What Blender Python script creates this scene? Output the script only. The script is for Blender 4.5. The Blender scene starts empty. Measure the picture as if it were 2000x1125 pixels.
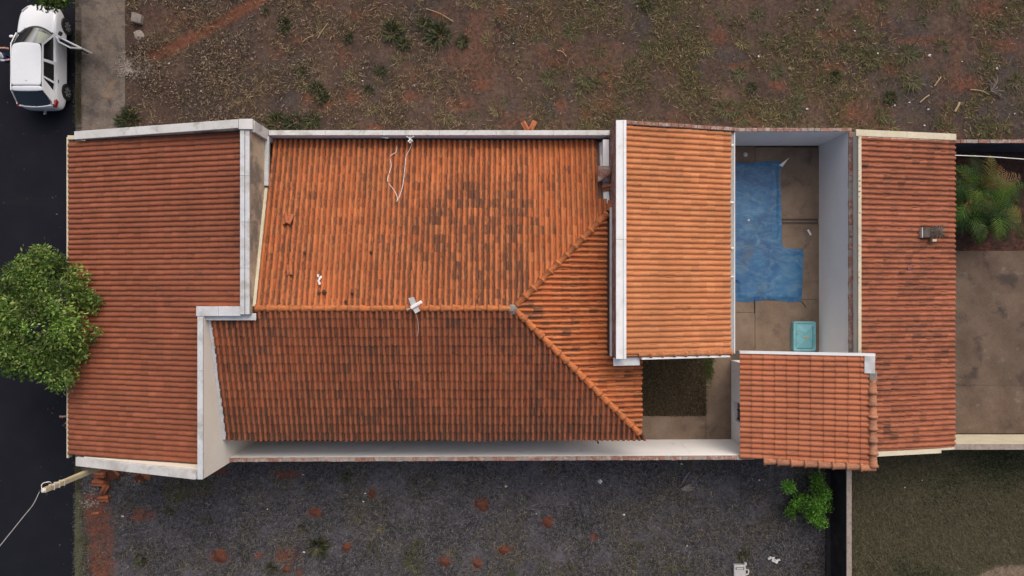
import bpy, math, random
import numpy as np
from mathutils import Vector, Matrix

R = math.radians
rnd = random.Random(7)
rng = np.random.default_rng(11)
scene = bpy.context.scene

# ------------------------------------------------------------------ camera, sky, sun, exposure
CAM_H = 26.6          # metres above the ground
FPX = 1386.0          # focal length in pixels of a 2000 px wide picture
cam = bpy.data.cameras.new('drone_camera')
cam.sensor_width = 36.0
cam.lens = FPX / 2000.0 * 36.0
cam.clip_end = 500.0
camo = bpy.data.objects.new('drone_camera', cam)
scene.collection.objects.link(camo)
camo.location = (0, 0, CAM_H)
camo.rotation_euler = (0, 0, 0)
scene.camera = camo

SUN_AZ, SUN_EL = 20.0, 48.0      # degrees clockwise from +Y, above the horizon
world = bpy.data.worlds.new('World')
scene.world = world
world.use_nodes = True
wn = world.node_tree
wn.nodes.clear()
sky = wn.nodes.new('ShaderNodeTexSky')
sky.sky_type = 'NISHITA'
sky.sun_disc = False
sky.sun_elevation = R(SUN_EL)
sky.sun_rotation = R(SUN_AZ)
sky.air_density = 0.7
sky.dust_density = 8.0
sky.ozone_density = 1.0
bg = wn.nodes.new('ShaderNodeBackground')
bg.inputs['Strength'].default_value = 0.15
wo = wn.nodes.new('ShaderNodeOutputWorld')
wn.links.new(sky.outputs[0], bg.inputs[0])
wn.links.new(bg.outputs[0], wo.inputs[0])

sl = bpy.data.lights.new('sun', 'SUN')
sl.energy = 1.2
sl.angle = R(100)
sl.color = (1.0, 0.93, 0.84)
so = bpy.data.objects.new('sun', sl)
scene.collection.objects.link(so)
sd = Vector((math.sin(R(SUN_AZ)) * math.cos(R(SUN_EL)), math.cos(R(SUN_AZ)) * math.cos(R(SUN_EL)), math.sin(R(SUN_EL))))
so.rotation_euler = sd.to_track_quat('Z', 'Y').to_euler()
so.location = (0, 0, 40)

scene.view_settings.view_transform = 'Standard'
scene.view_settings.look = 'None'
scene.view_settings.exposure = 0.02
scene.view_settings.gamma = 1.0

# ------------------------------------------------------------------ helpers
COL = scene.collection


def P(px, py, z=0.0):
    """survey point: the photograph's pixel at a known height -> metres"""
    d = (CAM_H - z) / FPX
    return Vector(((px - 1000.0) * d, (562.5 - py) * d, z))


def vnoise(x, y, seed=0):
    x = np.asarray(x, float); y = np.asarray(y, float)
    xi = np.floor(x).astype(np.int64); yi = np.floor(y).astype(np.int64)
    fx = x - xi; fy = y - yi
    fx = fx * fx * (3 - 2 * fx); fy = fy * fy * (3 - 2 * fy)

    def h(a, b):
        v = np.sin(a * 127.1 + b * 311.7 + seed * 74.7) * 43758.5453
        return v - np.floor(v)
    return (h(xi, yi) * (1 - fx) + h(xi + 1, yi) * fx) * (1 - fy) + (h(xi, yi + 1) * (1 - fx) + h(xi + 1, yi + 1) * fx) * fy


def fbm(x, y, seed=0, oct=4):
    s = 0.0; a = 0.5; t = 0.0
    for k in range(oct):
        s = s + a * vnoise(np.asarray(x) * 2 ** k, np.asarray(y) * 2 ** k, seed + k * 13)
        t += a; a *= 0.5
    return s / t


def mesh_np(name, v, f, mat=None, col=None, smooth=False, uvname=None):
    me = bpy.data.meshes.new(name)
    v = np.asarray(v, np.float32)
    if isinstance(f, np.ndarray):
        n = f.shape[1]
        me.vertices.add(len(v)); me.vertices.foreach_set('co', v.ravel())
        me.loops.add(f.size); me.loops.foreach_set('vertex_index', f.astype(np.int32).ravel())
        me.polygons.add(len(f))
        me.polygons.foreach_set('loop_start', np.arange(0, f.size, n, dtype=np.int32))
        me.update(calc_edges=True)
    else:
        me.from_pydata([tuple(map(float, p)) for p in v], [], f)
    if col is not None:
        a = me.color_attributes.new('col', 'FLOAT_COLOR', 'POINT')
        c = np.ones((len(v), 4), np.float32)
        col = np.asarray(col, np.float32)
        c[:, :col.shape[1]] = col
        a.data.foreach_set('color', c.ravel())
    if smooth:
        me.polygons.foreach_set('use_smooth', np.ones(len(me.polygons), bool))
    if mat:
        me.materials.append(mat)
    me.validate()
    return me


ORIG = {}


def place(o, parent=None):
    COL.objects.link(o)
    if parent is not None:
        o.parent = parent
        o.matrix_parent_inverse = Matrix.Translation(-ORIG.get(parent.name, Vector((0, 0, 0))))
    return o


def tag(o, label=None, cat=None, group=None, kind=None):
    if label: o['label'] = label
    if cat: o['category'] = cat
    if group: o['group'] = group
    if kind: o['kind'] = kind
    return o


def empty(name, loc, label, cat, group=None):
    o = bpy.data.objects.new(name, None)
    o.empty_display_size = 0.2
    COL.objects.link(o)
    o.location = loc
    ORIG[o.name] = Vector(loc)
    tag(o, label, cat, group)
    return o


class MB:
    """collects faces, then links them as ONE mesh object (world coordinates)"""
    def __init__(s):
        s.v = []; s.f = []

    def add(s, vs, fs):
        b = len(s.v)
        s.v += [Vector(p) for p in vs]
        s.f += [[i + b for i in f] for f in fs]
        return s

    def box(s, x0, x1, y0, y1, z0, z1):
        return s.hexa([(x0, y0, z0), (x1, y0, z0), (x1, y1, z0), (x0, y1, z0)], [(x0, y0, z1), (x1, y0, z1), (x1, y1, z1), (x0, y1, z1)])

    def hexa(s, bot, top):
        n = len(bot)
        fs = [list(range(n))[::-1], [n + i for i in range(n)]]
        fs += [[i, (i + 1) % n, n + (i + 1) % n, n + i] for i in range(n)]
        return s.add(list(bot) + list(top), fs)

    def prism(s, poly, z0, z1):
        return s.hexa([(x, y, z0) for x, y in poly], [(x, y, z1) for x, y in poly])

    def bar(s, a, b, w, h=None, up=(0, 0, 1)):
        a = Vector(a); b = Vector(b); h = h or w
        d = (b - a).normalized(); up = Vector(up)
        if abs(d.dot(up)) > 0.98: up = Vector((1, 0, 0))
        x = d.cross(up).normalized(); y = x.cross(d)
        q = [(-w / 2, -h / 2), (w / 2, -h / 2), (w / 2, h / 2), (-w / 2, h / 2)]
        return s.add([a + x * i + y * j for i, j in q] + [b + x * i + y * j for i, j in q],
                     [[0, 1, 2, 3], [7, 6, 5, 4]] + [[i, i + 4, (i + 1) % 4 + 4, (i + 1) % 4] for i in range(4)])

    def tube(s, pts, r, n=6):
        pts = [Vector(p) for p in pts]
        rs = r if isinstance(r, (list, tuple)) else [r] * len(pts)
        b = len(s.v)
        for i, p in enumerate(pts):
            d = (pts[min(i + 1, len(pts) - 1)] - pts[max(i - 1, 0)]).normalized()
            u = Vector((0, 0, 1)) if abs(d.z) < 0.9 else Vector((1, 0, 0))
            x = d.cross(u).normalized(); y = x.cross(d)
            for k in range(n):
                a = 2 * math.pi * k / n
                s.v.append(p + (x * math.cos(a) + y * math.sin(a)) * rs[i])
        for i in range(len(pts) - 1):
            for k in range(n):
                s.f.append([b + i * n + k, b + i * n + (k + 1) % n, b + (i + 1) * n + (k + 1) % n, b + (i + 1) * n + k])
        s.f.append([b + k for k in range(n)][::-1])
        s.f.append([b + (len(pts) - 1) * n + k for k in range(n)])
        return s

    def lathe(s, prof, c, axis=(0, 0, 1), n=20):
        c = Vector(c); ax = Vector(axis).normalized()
        u = Vector((0, 0, 1)) if abs(ax.z) < 0.9 else Vector((1, 0, 0))
        x = ax.cross(u).normalized(); y = x.cross(ax)
        b = len(s.v)
        for r, h in prof:
            for k in range(n):
                a = 2 * math.pi * k / n
                s.v.append(c + ax * h + (x * math.cos(a) + y * math.sin(a)) * r)
        for i in range(len(prof) - 1):
            for k in range(n):
                s.f.append([b + i * n + k, b + i * n + (k + 1) % n, b + (i + 1) * n + (k + 1) % n, b + (i + 1) * n + k])
        return s

    def build(s, name, mat, parent=None, smooth=False, bevel=0.0, subsurf=0):
        me = bpy.data.meshes.new(name)
        me.from_pydata([tuple(p) for p in s.v], [], s.f)
        me.validate()
        if mat: me.materials.append(mat)
        if smooth:
            for p in me.polygons: p.use_smooth = True
        o = bpy.data.objects.new(name, me)
        place(o, parent)
        if bevel:
            m = o.modifiers.new('bevel', 'BEVEL'); m.width = bevel; m.segments = 2; m.limit_method = 'ANGLE'
        if subsurf:
            m = o.modifiers.new('subsurf', 'SUBSURF'); m.levels = subsurf; m.render_levels = subsurf
        return o


# ------------------------------------------------------------------ materials
def new_mat(name):
    m = bpy.data.materials.new(name)
    m.use_nodes = True
    nt = m.node_tree
    return m, nt, nt.nodes['Principled BSDF']


def node(nt, t, **kw):
    n = nt.nodes.new(t)
    for k, v in kw.items():
        if k.startswith('i_'):
            n.inputs[k[2:].replace('_', ' ')].default_value = v
        else:
            setattr(n, k, v)
    return n


def wpos(nt, scale=(1, 1, 1), offset=None):
    g = node(nt, 'ShaderNodeNewGeometry')
    mp = node(nt, 'ShaderNodeMapping')
    mp.inputs['Scale'].default_value = scale
    nt.links.new(g.outputs['Position'], mp.inputs['Vector'])
    return mp.outputs['Vector']


def noise(nt, vec, scale, detail=4, rough=0.6, dist=0.0):
    n = node(nt, 'ShaderNodeTexNoise')
    n.inputs['Scale'].default_value = scale
    n.inputs['Detail'].default_value = detail
    n.inputs['Roughness'].default_value = rough
    n.inputs['Distortion'].default_value = dist
    nt.links.new(vec, n.inputs['Vector'])
    return n.outputs['Fac']


def ramp(nt, fac, stops):
    r = node(nt, 'ShaderNodeValToRGB')
    e = r.color_ramp.elements
    while len(e) < len(stops): e.new(0.5)
    for el, (p, c) in zip(e, stops):
        el.position = p
        el.color = (c, c, c, 1) if isinstance(c, (int, float)) else (*c, 1)
    nt.links.new(fac, r.inputs['Fac'])
    return r.outputs['Color']


def mix(nt, fac, a, b, mode='MIX'):
    m = node(nt, 'ShaderNodeMix', data_type='RGBA', blend_type=mode)
    for sock, val in ((m.inputs[0], fac), (m.inputs[6], a), (m.inputs[7], b)):
        if hasattr(val, 'is_linked'):
            nt.links.new(val, sock)
        elif isinstance(val, (int, float)):
            sock.default_value = val if sock.type == 'VALUE' else (val, val, val, 1)
        else:
            sock.default_value = (*val, 1)
    return m.outputs[2]


def bump(nt, bsdf, h, strength, dist=0.02):
    b = node(nt, 'ShaderNodeBump')
    b.inputs['Strength'].default_value = strength
    b.inputs['Distance'].default_value = dist
    nt.links.new(h, b.inputs['Height'])
    nt.links.new(b.outputs[0], bsdf.inputs['Normal'])


def surf(name, stops, scale=2.0, rough=0.9, fine=40.0, famp=0.25, bmp=0.25, stains=(), stretch=(1, 1, 1), spec=0.25, metal=0.0):
    m, nt, b = new_mat(name)
    v = wpos(nt, stretch)
    c = ramp(nt, noise(nt, v, scale, 6, 0.62), stops)
    fn = noise(nt, wpos(nt), fine, 4, 0.7)
    c = mix(nt, 1.0, c, ramp(nt, fn, [(0.25, 1 - famp), (0.75, 1 + famp)]), 'MULTIPLY')
    for sc, st, lo, hi, colr, amt in stains:
        k = ramp(nt, noise(nt, wpos(nt, st), sc, 5, 0.6, 0.4), [(lo, 0.0), (hi, amt)])
        c = mix(nt, k, c, colr)
    nt.links.new(c, b.inputs['Base Color'])
    b.inputs['Roughness'].default_value = rough
    b.inputs['Specular IOR Level'].default_value = spec
    b.inputs['Metallic'].default_value = metal
    if bmp: bump(nt, b, fn, bmp)
    return m


def plain(name, col, rough=0.6, spec=0.4, metal=0.0, coat=0.0, var=0.12):
    m, nt, b = new_mat(name)
    c = ramp(nt, noise(nt, wpos(nt), 9.0, 5, 0.65), [(0.3, tuple(x * (1 - var) for x in col)), (0.7, tuple(min(1, x * (1 + var)) for x in col))])
    nt.links.new(c, b.inputs['Base Color'])
    b.inputs['Roughness'].default_value = rough
    b.inputs['Specular IOR Level'].default_value = spec
    b.inputs['Metallic'].default_value = metal
    b.inputs['Coat Weight'].default_value = coat
    return m


def tile_mat(name, along, dirt=(0.045, 0.032, 0.025), famp=0.22):
    m, nt, b = new_mat(name)
    at = node(nt, 'ShaderNodeAttribute', attribute_name='tint')
    g = node(nt, 'ShaderNodeNewGeometry')
    mp = node(nt, 'ShaderNodeMapping')
    mp.inputs['Scale'].default_value = (22, 5, 5) if along == 'y' else (5, 22, 5)
    nt.links.new(g.outputs['Position'], mp.inputs['Vector'])
    off = node(nt, 'ShaderNodeVectorMath', operation='MULTIPLY_ADD')
    nt.links.new(at.outputs['Color'], off.inputs[0])
    off.inputs[1].default_value = (61, 173, 97)
    nt.links.new(mp.outputs[0], off.inputs[2])
    n1 = noise(nt, off.outputs[0], 1.0, 4, 0.62, 0.5)
    n2 = noise(nt, wpos(nt), 55.0, 3, 0.7)
    n3 = noise(nt, wpos(nt), 0.55, 3, 0.6)
    c = mix(nt, 1.0, at.outputs['Color'], ramp(nt, n2, [(0.25, 1 - famp), (0.75, 1 + famp)]), 'MULTIPLY')
    c = mix(nt, 1.0, c, ramp(nt, n3, [(0.3, 0.86), (0.7, 1.12)]), 'MULTIPLY')
    c = mix(nt, ramp(nt, n1, [(0.58, 0.0), (0.80, 0.22)]), c, (0.30, 0.17, 0.09))
    ad = node(nt, 'ShaderNodeMath', operation='ADD')
    nt.links.new(n1, ad.inputs[0]); nt.links.new(at.outputs['Alpha'], ad.inputs[1])
    k = node(nt, 'ShaderNodeMapRange')
    k.inputs[1].default_value = 0.70; k.inputs[2].default_value = 1.08; k.inputs[3].default_value = 0.0; k.inputs[4].default_value = 0.82
    nt.links.new(ad.outputs[0], k.inputs[0])
    c = mix(nt, k.outputs[0], c, dirt)
    nt.links.new(c, b.inputs['Base Color'])
    b.inputs['Roughness'].default_value = 0.85
    b.inputs['Specular IOR Level'].default_value = 0.25
    bump(nt, b, n2, 0.2, 0.006)
    return m


def attr_mat(name, rough=0.8, trans=0.0, spec=0.3, famp=0.0):
    m, nt, b = new_mat(name)
    at = node(nt, 'ShaderNodeAttribute', attribute_name='col')
    nt.links.new(at.outputs['Color'], b.inputs['Base Color'])
    b.inputs['Roughness'].default_value = rough
    b.inputs['Specular IOR Level'].default_value = spec
    if trans:
        t = node(nt, 'ShaderNodeBsdfTranslucent')
        nt.links.new(at.outputs['Color'], t.inputs['Color'])
        ms = node(nt, 'ShaderNodeMixShader')
        ms.inputs[0].default_value = trans
        nt.links.new(b.outputs[0], ms.inputs[1]); nt.links.new(t.outputs[0], ms.inputs[2])
        nt.links.new(ms.outputs[0], nt.nodes['Material Output'].inputs['Surface'])
    return m


def terrain_mat(name, base, red, grey, green):
    """soil whose patches (R bare red earth, G ash or dust, B weeds) are mapped on the sheet"""
    m, nt, b = new_mat(name)
    at = node(nt, 'ShaderNodeAttribute', attribute_name='col')
    sep = node(nt, 'ShaderNodeSeparateColor')
    nt.links.new(at.outputs['Color'], sep.inputs[0])
    v = wpos(nt)
    big = noise(nt, v, 0.9, 6, 0.65)
    mid = noise(nt, v, 7.0, 6, 0.7)
    fin = noise(nt, v, 38.0, 4, 0.75)
    c = ramp(nt, big, [(0.3, base[0]), (0.52, base[1]), (0.72, base[2])])

    def masked(sock, c, colr, soft=0.25):
        a = node(nt, 'ShaderNodeMath', operation='ADD')
        s2 = node(nt, 'ShaderNodeMath', operation='MULTIPLY_ADD')
        nt.links.new(mid, s2.inputs[0]); s2.inputs[1].default_value = 2.0; s2.inputs[2].default_value = -1.0
        nt.links.new(sock, a.inputs[0]); nt.links.new(s2.outputs[0], a.inputs[1])
        k = node(nt, 'ShaderNodeMapRange')
        k.inputs[1].default_value = 0.5 - soft; k.inputs[2].default_value = 0.5 + soft
        nt.links.new(a.outputs[0], k.inputs[0])
        return mix(nt, k.outputs[0], c, colr)
    c = masked(sep.outputs[1], c, grey)
    c = masked(sep.outputs[2], c, green)
    c = masked(sep.outputs[0], c, red, 0.3)
    c = mix(nt, 1.0, c, ramp(nt, mid, [(0.28, 0.62), (0.72, 1.4)]), 'MULTIPLY')
    c = mix(nt, 1.0, c, ramp(nt, noise(nt, v, 17.0, 3, 0.7), [(0.3, 0.68), (0.7, 1.34)]), 'MULTIPLY')
    c = mix(nt, 1.0, c, ramp(nt, fin, [(0.25, 0.6), (0.75, 1.4)]), 'MULTIPLY')
    nt.links.new(c, b.inputs['Base Color'])
    b.inputs['Roughness'].default_value = 0.95
    b.inputs['Specular IOR Level'].default_value = 0.15
    bump(nt, b, fin, 0.55, 0.04)
    return m


M = {}
M['tile_y'] = tile_mat('terracotta_lichen', 'y')
M['tile_x'] = tile_mat('terracotta_clean', 'x')
M['asphalt'] = surf('asphalt', [(0.3, (0.0065, 0.0075, 0.0125)), (0.7, (0.0105, 0.0115, 0.0175))], 0.8, 0.9, 70, 0.3, 0.3,
                    stains=[(0.5, (0.25, 1, 1), 0.62, 0.78, (0.020, 0.018, 0.019), 0.6)], spec=0.15)
M['sidewalk'] = surf('old_concrete', [(0.3, (0.095, 0.078, 0.066)), (0.7, (0.20, 0.165, 0.135))], 1.6, 0.95, 24, 0.42, 0.35,
                     stains=[(2.2, (1, 1, 1), 0.50, 0.66, (0.06, 0.055, 0.055), 0.8), (1.3, (1, 1, 1), 0.6, 0.72, (0.26, 0.16, 0.09), 0.5)])
M['kerb'] = surf('kerb_concrete', [(0.3, (0.045, 0.036, 0.032)), (0.7, (0.12, 0.10, 0.085))], 3.0, 0.95, 30, 0.35, 0.3)
M['patio'] = surf('patio_concrete', [(0.3, (0.13, 0.094, 0.069)), (0.7, (0.215, 0.160, 0.118))], 1.0, 0.9, 36, 0.3, 0.2,
                  stains=[(1.6, (1, 1, 1), 0.55, 0.72, (0.08, 0.062, 0.052), 0.7), (0.7, (1, 1, 1), 0.62, 0.75, (0.18, 0.16, 0.14), 0.5)])
M['patio_dark'] = surf('corridor_concrete', [(0.3, (0.07, 0.058, 0.05)), (0.7, (0.11, 0.09, 0.08))], 1.0, 0.9, 36, 0.3, 0.2)
M['yard_slab'] = surf('yard_concrete', [(0.3, (0.078, 0.054, 0.040)), (0.7, (0.135, 0.098, 0.073))], 1.1, 0.9, 32, 0.3, 0.2,
                      stains=[(1.0, (1, 1, 1), 0.54, 0.66, (0.045, 0.036, 0.032), 0.85), (2.4, (1, 1, 1), 0.6, 0.75, (0.2, 0.18, 0.15), 0.5)])
M['cream'] = surf('cream_paint', [(0.3, (0.72, 0.67, 0.58)), (0.7, (0.79, 0.745, 0.66))], 0.8, 0.85, 25, 0.06, 0.08,
                  stains=[(3.0, (1, 1, 0.3), 0.64, 0.8, (0.42, 0.37, 0.31), 0.4)])
M['white_wall'] = surf('white_paint', [(0.3, (0.76, 0.755, 0.75)), (0.7, (0.82, 0.815, 0.81))], 0.7, 0.85, 25, 0.05, 0.08,
                       stains=[(2.4, (1, 1, 0.25), 0.62, 0.8, (0.40, 0.39, 0.39), 0.45)])
M['raw_plaster'] = surf('stained_plaster', [(0.3, (0.36, 0.29, 0.20)), (0.7, (0.50, 0.41, 0.30))], 1.5, 0.95, 30, 0.18, 0.2,
                        stains=[(1.3, (1, 1, 0.8), 0.47, 0.62, (0.15, 0.135, 0.12), 0.85), (9.0, (1, 1, 1), 0.66, 0.74, (0.10, 0.08, 0.06), 0.8)])
M['metal'] = surf('galvanised_sheet', [(0.3, (0.44, 0.46, 0.48)), (0.7, (0.56, 0.58, 0.60))], 2.5, 0.5, 20, 0.08, 0.05, metal=0.15,
                  stains=[(1.8, (1, 1, 1), 0.52, 0.68, (0.30, 0.29, 0.25), 0.65), (7.0, (1, 1, 1), 0.66, 0.76, (0.16, 0.15, 0.13), 0.6)], spec=0.4)
M['coping'] = surf('concrete_coping', [(0.3, (0.45, 0.45, 0.44)), (0.7, (0.57, 0.575, 0.57))], 2.0, 0.8, 26, 0.08, 0.12,
                   stains=[(2.2, (1, 1, 1), 0.56, 0.72, (0.22, 0.205, 0.175), 0.7), (0.9, (1, 1, 1), 0.55, 0.66, (0.33, 0.32, 0.29), 0.6), (11.0, (1, 1, 1), 0.66, 0.74, (0.12, 0.10, 0.08), 0.6)])
M['white_metal'] = surf('white_painted_sheet', [(0.3, (0.60, 0.62, 0.64)), (0.7, (0.68, 0.70, 0.71))], 1.5, 0.5, 24, 0.05, 0.04,
                        stains=[(1.6, (1, 1, 1), 0.54, 0.72, (0.46, 0.45, 0.40), 0.6), (6.0, (1, 1, 1), 0.68, 0.78, (0.22, 0.20, 0.17), 0.5)], spec=0.4)
M['ivory'] = surf('ivory_fascia', [(0.3, (0.46, 0.42, 0.31)), (0.7, (0.56, 0.52, 0.40))], 2.0, 0.8, 24, 0.08, 0.08,
                  stains=[(3.0, (1, 1, 1), 0.6, 0.75, (0.30, 0.26, 0.19), 0.6)])
M['brick'] = surf('raw_brick', [(0.3, (0.19, 0.095, 0.072)), (0.7, (0.29, 0.15, 0.115))], 6.0, 0.95, 40, 0.25, 0.3,
                  stains=[(4.5, (1, 1, 1), 0.47, 0.62, (0.38, 0.34, 0.31), 0.85)])
M['mortar'] = surf('mortar', [(0.3, (0.20, 0.165, 0.14)), (0.7, (0.32, 0.28, 0.25))], 7.0, 0.95, 40, 0.25, 0.3)
M['dark_wall'] = surf('sooty_render', [(0.3, (0.014, 0.013, 0.015)), (0.7, (0.034, 0.030, 0.031))], 2.2, 0.95, 30, 0.35, 0.3,
                      stains=[(3.0, (1, 1, 0.5), 0.56, 0.72, (0.06, 0.04, 0.034), 0.7)])
M['blue_wall'] = surf('dark_blue_paint', [(0.3, (0.035, 0.045, 0.07)), (0.7, (0.06, 0.075, 0.105))], 1.4, 0.7, 30, 0.2, 0.2)  # mottled dark blue over all faces of the wall
M['wood'] = surf('roof_timber', [(0.3, (0.05, 0.033, 0.024)), (0.7, (0.10, 0.07, 0.05))], 4.0, 0.85, 40, 0.25, 0.2)
M['deck'] = surf('roof_underside', [(0.3, (0.10, 0.05, 0.035)), (0.7, (0.15, 0.08, 0.055))], 3.0, 0.95, 40, 0.2, 0.1)
M['cable'] = plain('cable_sheath', (0.42, 0.40, 0.36), 0.6)
M['cable_white'] = plain('white_cable', (0.62, 0.60, 0.56), 0.6)
M['pole'] = surf('post_concrete', [(0.3, (0.37, 0.31, 0.19)), (0.7, (0.50, 0.43, 0.28))], 5.0, 0.9, 40, 0.18, 0.2,
                 stains=[(7.0, (1, 1, 1), 0.58, 0.7, (0.20, 0.17, 0.11), 0.6)])
M['white_plastic'] = plain('white_plastic', (0.68, 0.68, 0.67), 0.45)
M['grey_plastic'] = plain('grey_plastic', (0.40, 0.40, 0.40), 0.5)
M['dark_plastic'] = plain('dark_plastic', (0.02, 0.02, 0.022), 0.5)
M['rubber'] = plain('tyre_rubber', (0.018, 0.018, 0.02), 0.85, 0.2)
M['alloy'] = plain('alloy', (0.42, 0.43, 0.45), 0.35, 0.5, 0.7)
M['paint'] = plain('white_car_paint', (0.72, 0.75, 0.78), 0.22, 0.5, 0.0, 0.6, 0.02)
M['seat'] = plain('seat_fabric', (0.035, 0.034, 0.036), 0.95, 0.1)
M['shade'] = surf('sunshade_cloth', [(0.3, (0.30, 0.31, 0.22)), (0.7, (0.40, 0.41, 0.31))], 3.0, 0.9, 30, 0.05, 0.05)
M['tail'] = plain('tail_lamp', (0.30, 0.012, 0.014), 0.2, 0.5, 0.0, 0.5)
M['lampglass'] = plain('headlamp', (0.45, 0.47, 0.48), 0.1, 0.6)
M['turquoise'] = surf('turquoise_fibreglass', [(0.3, (0.14, 0.37, 0.42)), (0.7, (0.21, 0.48, 0.53))], 3.0, 0.55, 30, 0.1, 0.08,
                      stains=[(5.0, (1, 1, 1), 0.56, 0.7, (0.10, 0.20, 0.20), 0.5)], spec=0.35)
M['turq_dark'] = plain('turquoise_grime', (0.05, 0.15, 0.17), 0.8)
M['knob'] = plain('ochre_putty', (0.46, 0.38, 0.22), 0.8)
M['purple'] = plain('faded_purple_plastic', (0.13, 0.09, 0.22), 0.6)
M['straw_wood'] = plain('dry_stick', (0.36, 0.27, 0.16), 0.9, 0.2)
M['litter'] = plain('pale_litter', (0.55, 0.55, 0.54), 0.7, 0.3)
M['skin'] = plain('skin', (0.42, 0.24, 0.17), 0.6, 0.4, 0, 0, 0.04)
M['hair'] = plain('hair', (0.015, 0.011, 0.009), 0.7)
M['teal_shirt'] = plain('teal_shirt', (0.05, 0.17, 0.13), 0.9, 0.1)
M['maroon'] = plain('maroon_trousers', (0.10, 0.03, 0.03), 0.9, 0.1)
M['white_shirt'] = plain('white_shirt', (0.62, 0.64, 0.68), 0.9, 0.1)
M['jeans'] = plain('blue_jeans', (0.025, 0.05, 0.12), 0.9, 0.1)
M['soil_red'] = surf('red_earth', [(0.3, (0.075, 0.028, 0.018)), (0.7, (0.135, 0.048, 0.028))], 6.0, 0.98, 40, 0.35, 0.5)
M['rubble'] = surf('pale_rubble', [(0.3, (0.15, 0.13, 0.115)), (0.7, (0.27, 0.24, 0.22))], 5.0, 0.95, 40, 0.3, 0.4)
M['leaf'] = attr_mat('leaf', 0.55, 0.25, 0.22)
M['straw'] = attr_mat('straw', 0.9, 0.12, 0.15)
M['bark'] = surf('bark', [(0.3, (0.06, 0.045, 0.035)), (0.7, (0.12, 0.095, 0.075))], 12.0, 0.95, 50, 0.3, 0.5, stretch=(1, 1, 0.2))


def glass_mat():
    m, nt, b = new_mat('car_glass')
    b.inputs['Base Color'].default_value = (0.012, 0.015, 0.018, 1)
    b.inputs['Roughness'].default_value = 0.05
    b.inputs['Specular IOR Level'].default_value = 0.6
    return m


def clear_glass():
    m, nt, b = new_mat('windscreen_glass')
    t = node(nt, 'ShaderNodeBsdfTransparent'); t.inputs[0].default_value = (0.80, 0.85, 0.83, 1)
    g = node(nt, 'ShaderNodeBsdfGlossy'); g.inputs['Roughness'].default_value = 0.04
    f = node(nt, 'ShaderNodeFresnel'); f.inputs[0].default_value = 1.22
    ms = node(nt, 'ShaderNodeMixShader')
    nt.links.new(f.outputs[0], ms.inputs[0]); nt.links.new(t.outputs[0], ms.inputs[1]); nt.links.new(g.outputs[0], ms.inputs[2])
    nt.links.new(ms.outputs[0], nt.nodes['Material Output'].inputs['Surface'])
    return m


M['glass'] = glass_mat()
M['clear'] = clear_glass()


def tarp_mat():
    m, nt, b = new_mat('blue_tarpaulin')
    v = wpos(nt)
    c = ramp(nt, noise(nt, v, 0.8, 5, 0.6, 0.8), [(0.3, (0.010, 0.062, 0.165)), (0.55, (0.018, 0.105, 0.245)), (0.75, (0.034, 0.15, 0.30))])
    sw = noise(nt, wpos(nt, (1.0, 1.6, 1)), 1.3, 8, 0.72, 2.2)
    c = mix(nt, ramp(nt, sw, [(0.46, 0.0), (0.66, 0.6)]), c, (0.12, 0.23, 0.29))
    br = noise(nt, wpos(nt, (1.3, 1, 1)), 1.1, 6, 0.6)
    c = mix(nt, ramp(nt, br, [(0.54, 0.0), (0.72, 0.5)]), c, (0.08, 0.085, 0.095))
    nt.links.new(c, b.inputs['Base Color'])
    b.inputs['Roughness'].default_value = 0.55
    bump(nt, b, noise(nt, v, 14.0, 5, 0.7, 1.0), 0.3, 0.03)
    return m


M['tarp'] = tarp_mat()
M['lot'] = terrain_mat('weedy_red_soil', [(0.047, 0.033, 0.027), (0.072, 0.049, 0.039), (0.100, 0.068, 0.050)],
                       (0.112, 0.048, 0.030), (0.056, 0.045, 0.042), (0.050, 0.043, 0.025))
M['burnt'] = terrain_mat('ashen_burnt_soil', [(0.046, 0.044, 0.049), (0.072, 0.069, 0.077), (0.104, 0.100, 0.110)],
                         (0.115, 0.048, 0.032), (0.070, 0.060, 0.050), (0.036, 0.040, 0.020))
M['turf'] = terrain_mat('olive_turf', [(0.062, 0.058, 0.043), (0.088, 0.081, 0.059), (0.122, 0.110, 0.080)],
                        (0.15, 0.115, 0.085), (0.055, 0.050, 0.044), (0.022, 0.030, 0.014))
M['yard_soil'] = terrain_mat('dark_yard_soil', [(0.028, 0.016, 0.014), (0.040, 0.023, 0.019), (0.052, 0.031, 0.025)],
                             (0.085, 0.036, 0.026), (0.05, 0.04, 0.035), (0.03, 0.03, 0.015))

# ------------------------------------------------------------------ ground, road, pavement
g = MB().add([(-150, -150, -0.14), (150, -150, -0.14), (150, 150, -0.14), (-150, 150, -0.14)], [[0, 1, 2, 3]]).build('ground', M['lot'])
tag(g, kind='structure')
ROAD_E = P(147, 0).x
KERB_E = P(160, 0).x
WALK_E = P(245, 0).x
rd = MB().add([(-150, -150, -0.10), (ROAD_E, -150, -0.10), (ROAD_E, 150, -0.10), (-150, 150, -0.10)], [[0, 1, 2, 3]]).build('road', M['asphalt'])
tag(rd, kind='structure')
kb = empty('kerb', (KERB_E, 0, 0), 'worn low concrete kerb along the black road', 'kerb')
tag(kb, kind='structure')
y = -30.0
while y < 30:
    MB().box(ROAD_E, KERB_E - 0.004, y, y + 0.985, -0.13, 0.012 + rnd.uniform(-0.008, 0.008)).build('kerb_stone', M['kerb'], kb, bevel=0.015)
    y += 1.0
sw = MB().box(KERB_E, WALK_E, 5.3, 60, -0.13, 0.03).box(KERB_E, WALK_E, -5.3, 5.295, -0.13, 0.028).build('sidewalk', M['sidewalk'])
tag(sw, kind='structure')


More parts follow.
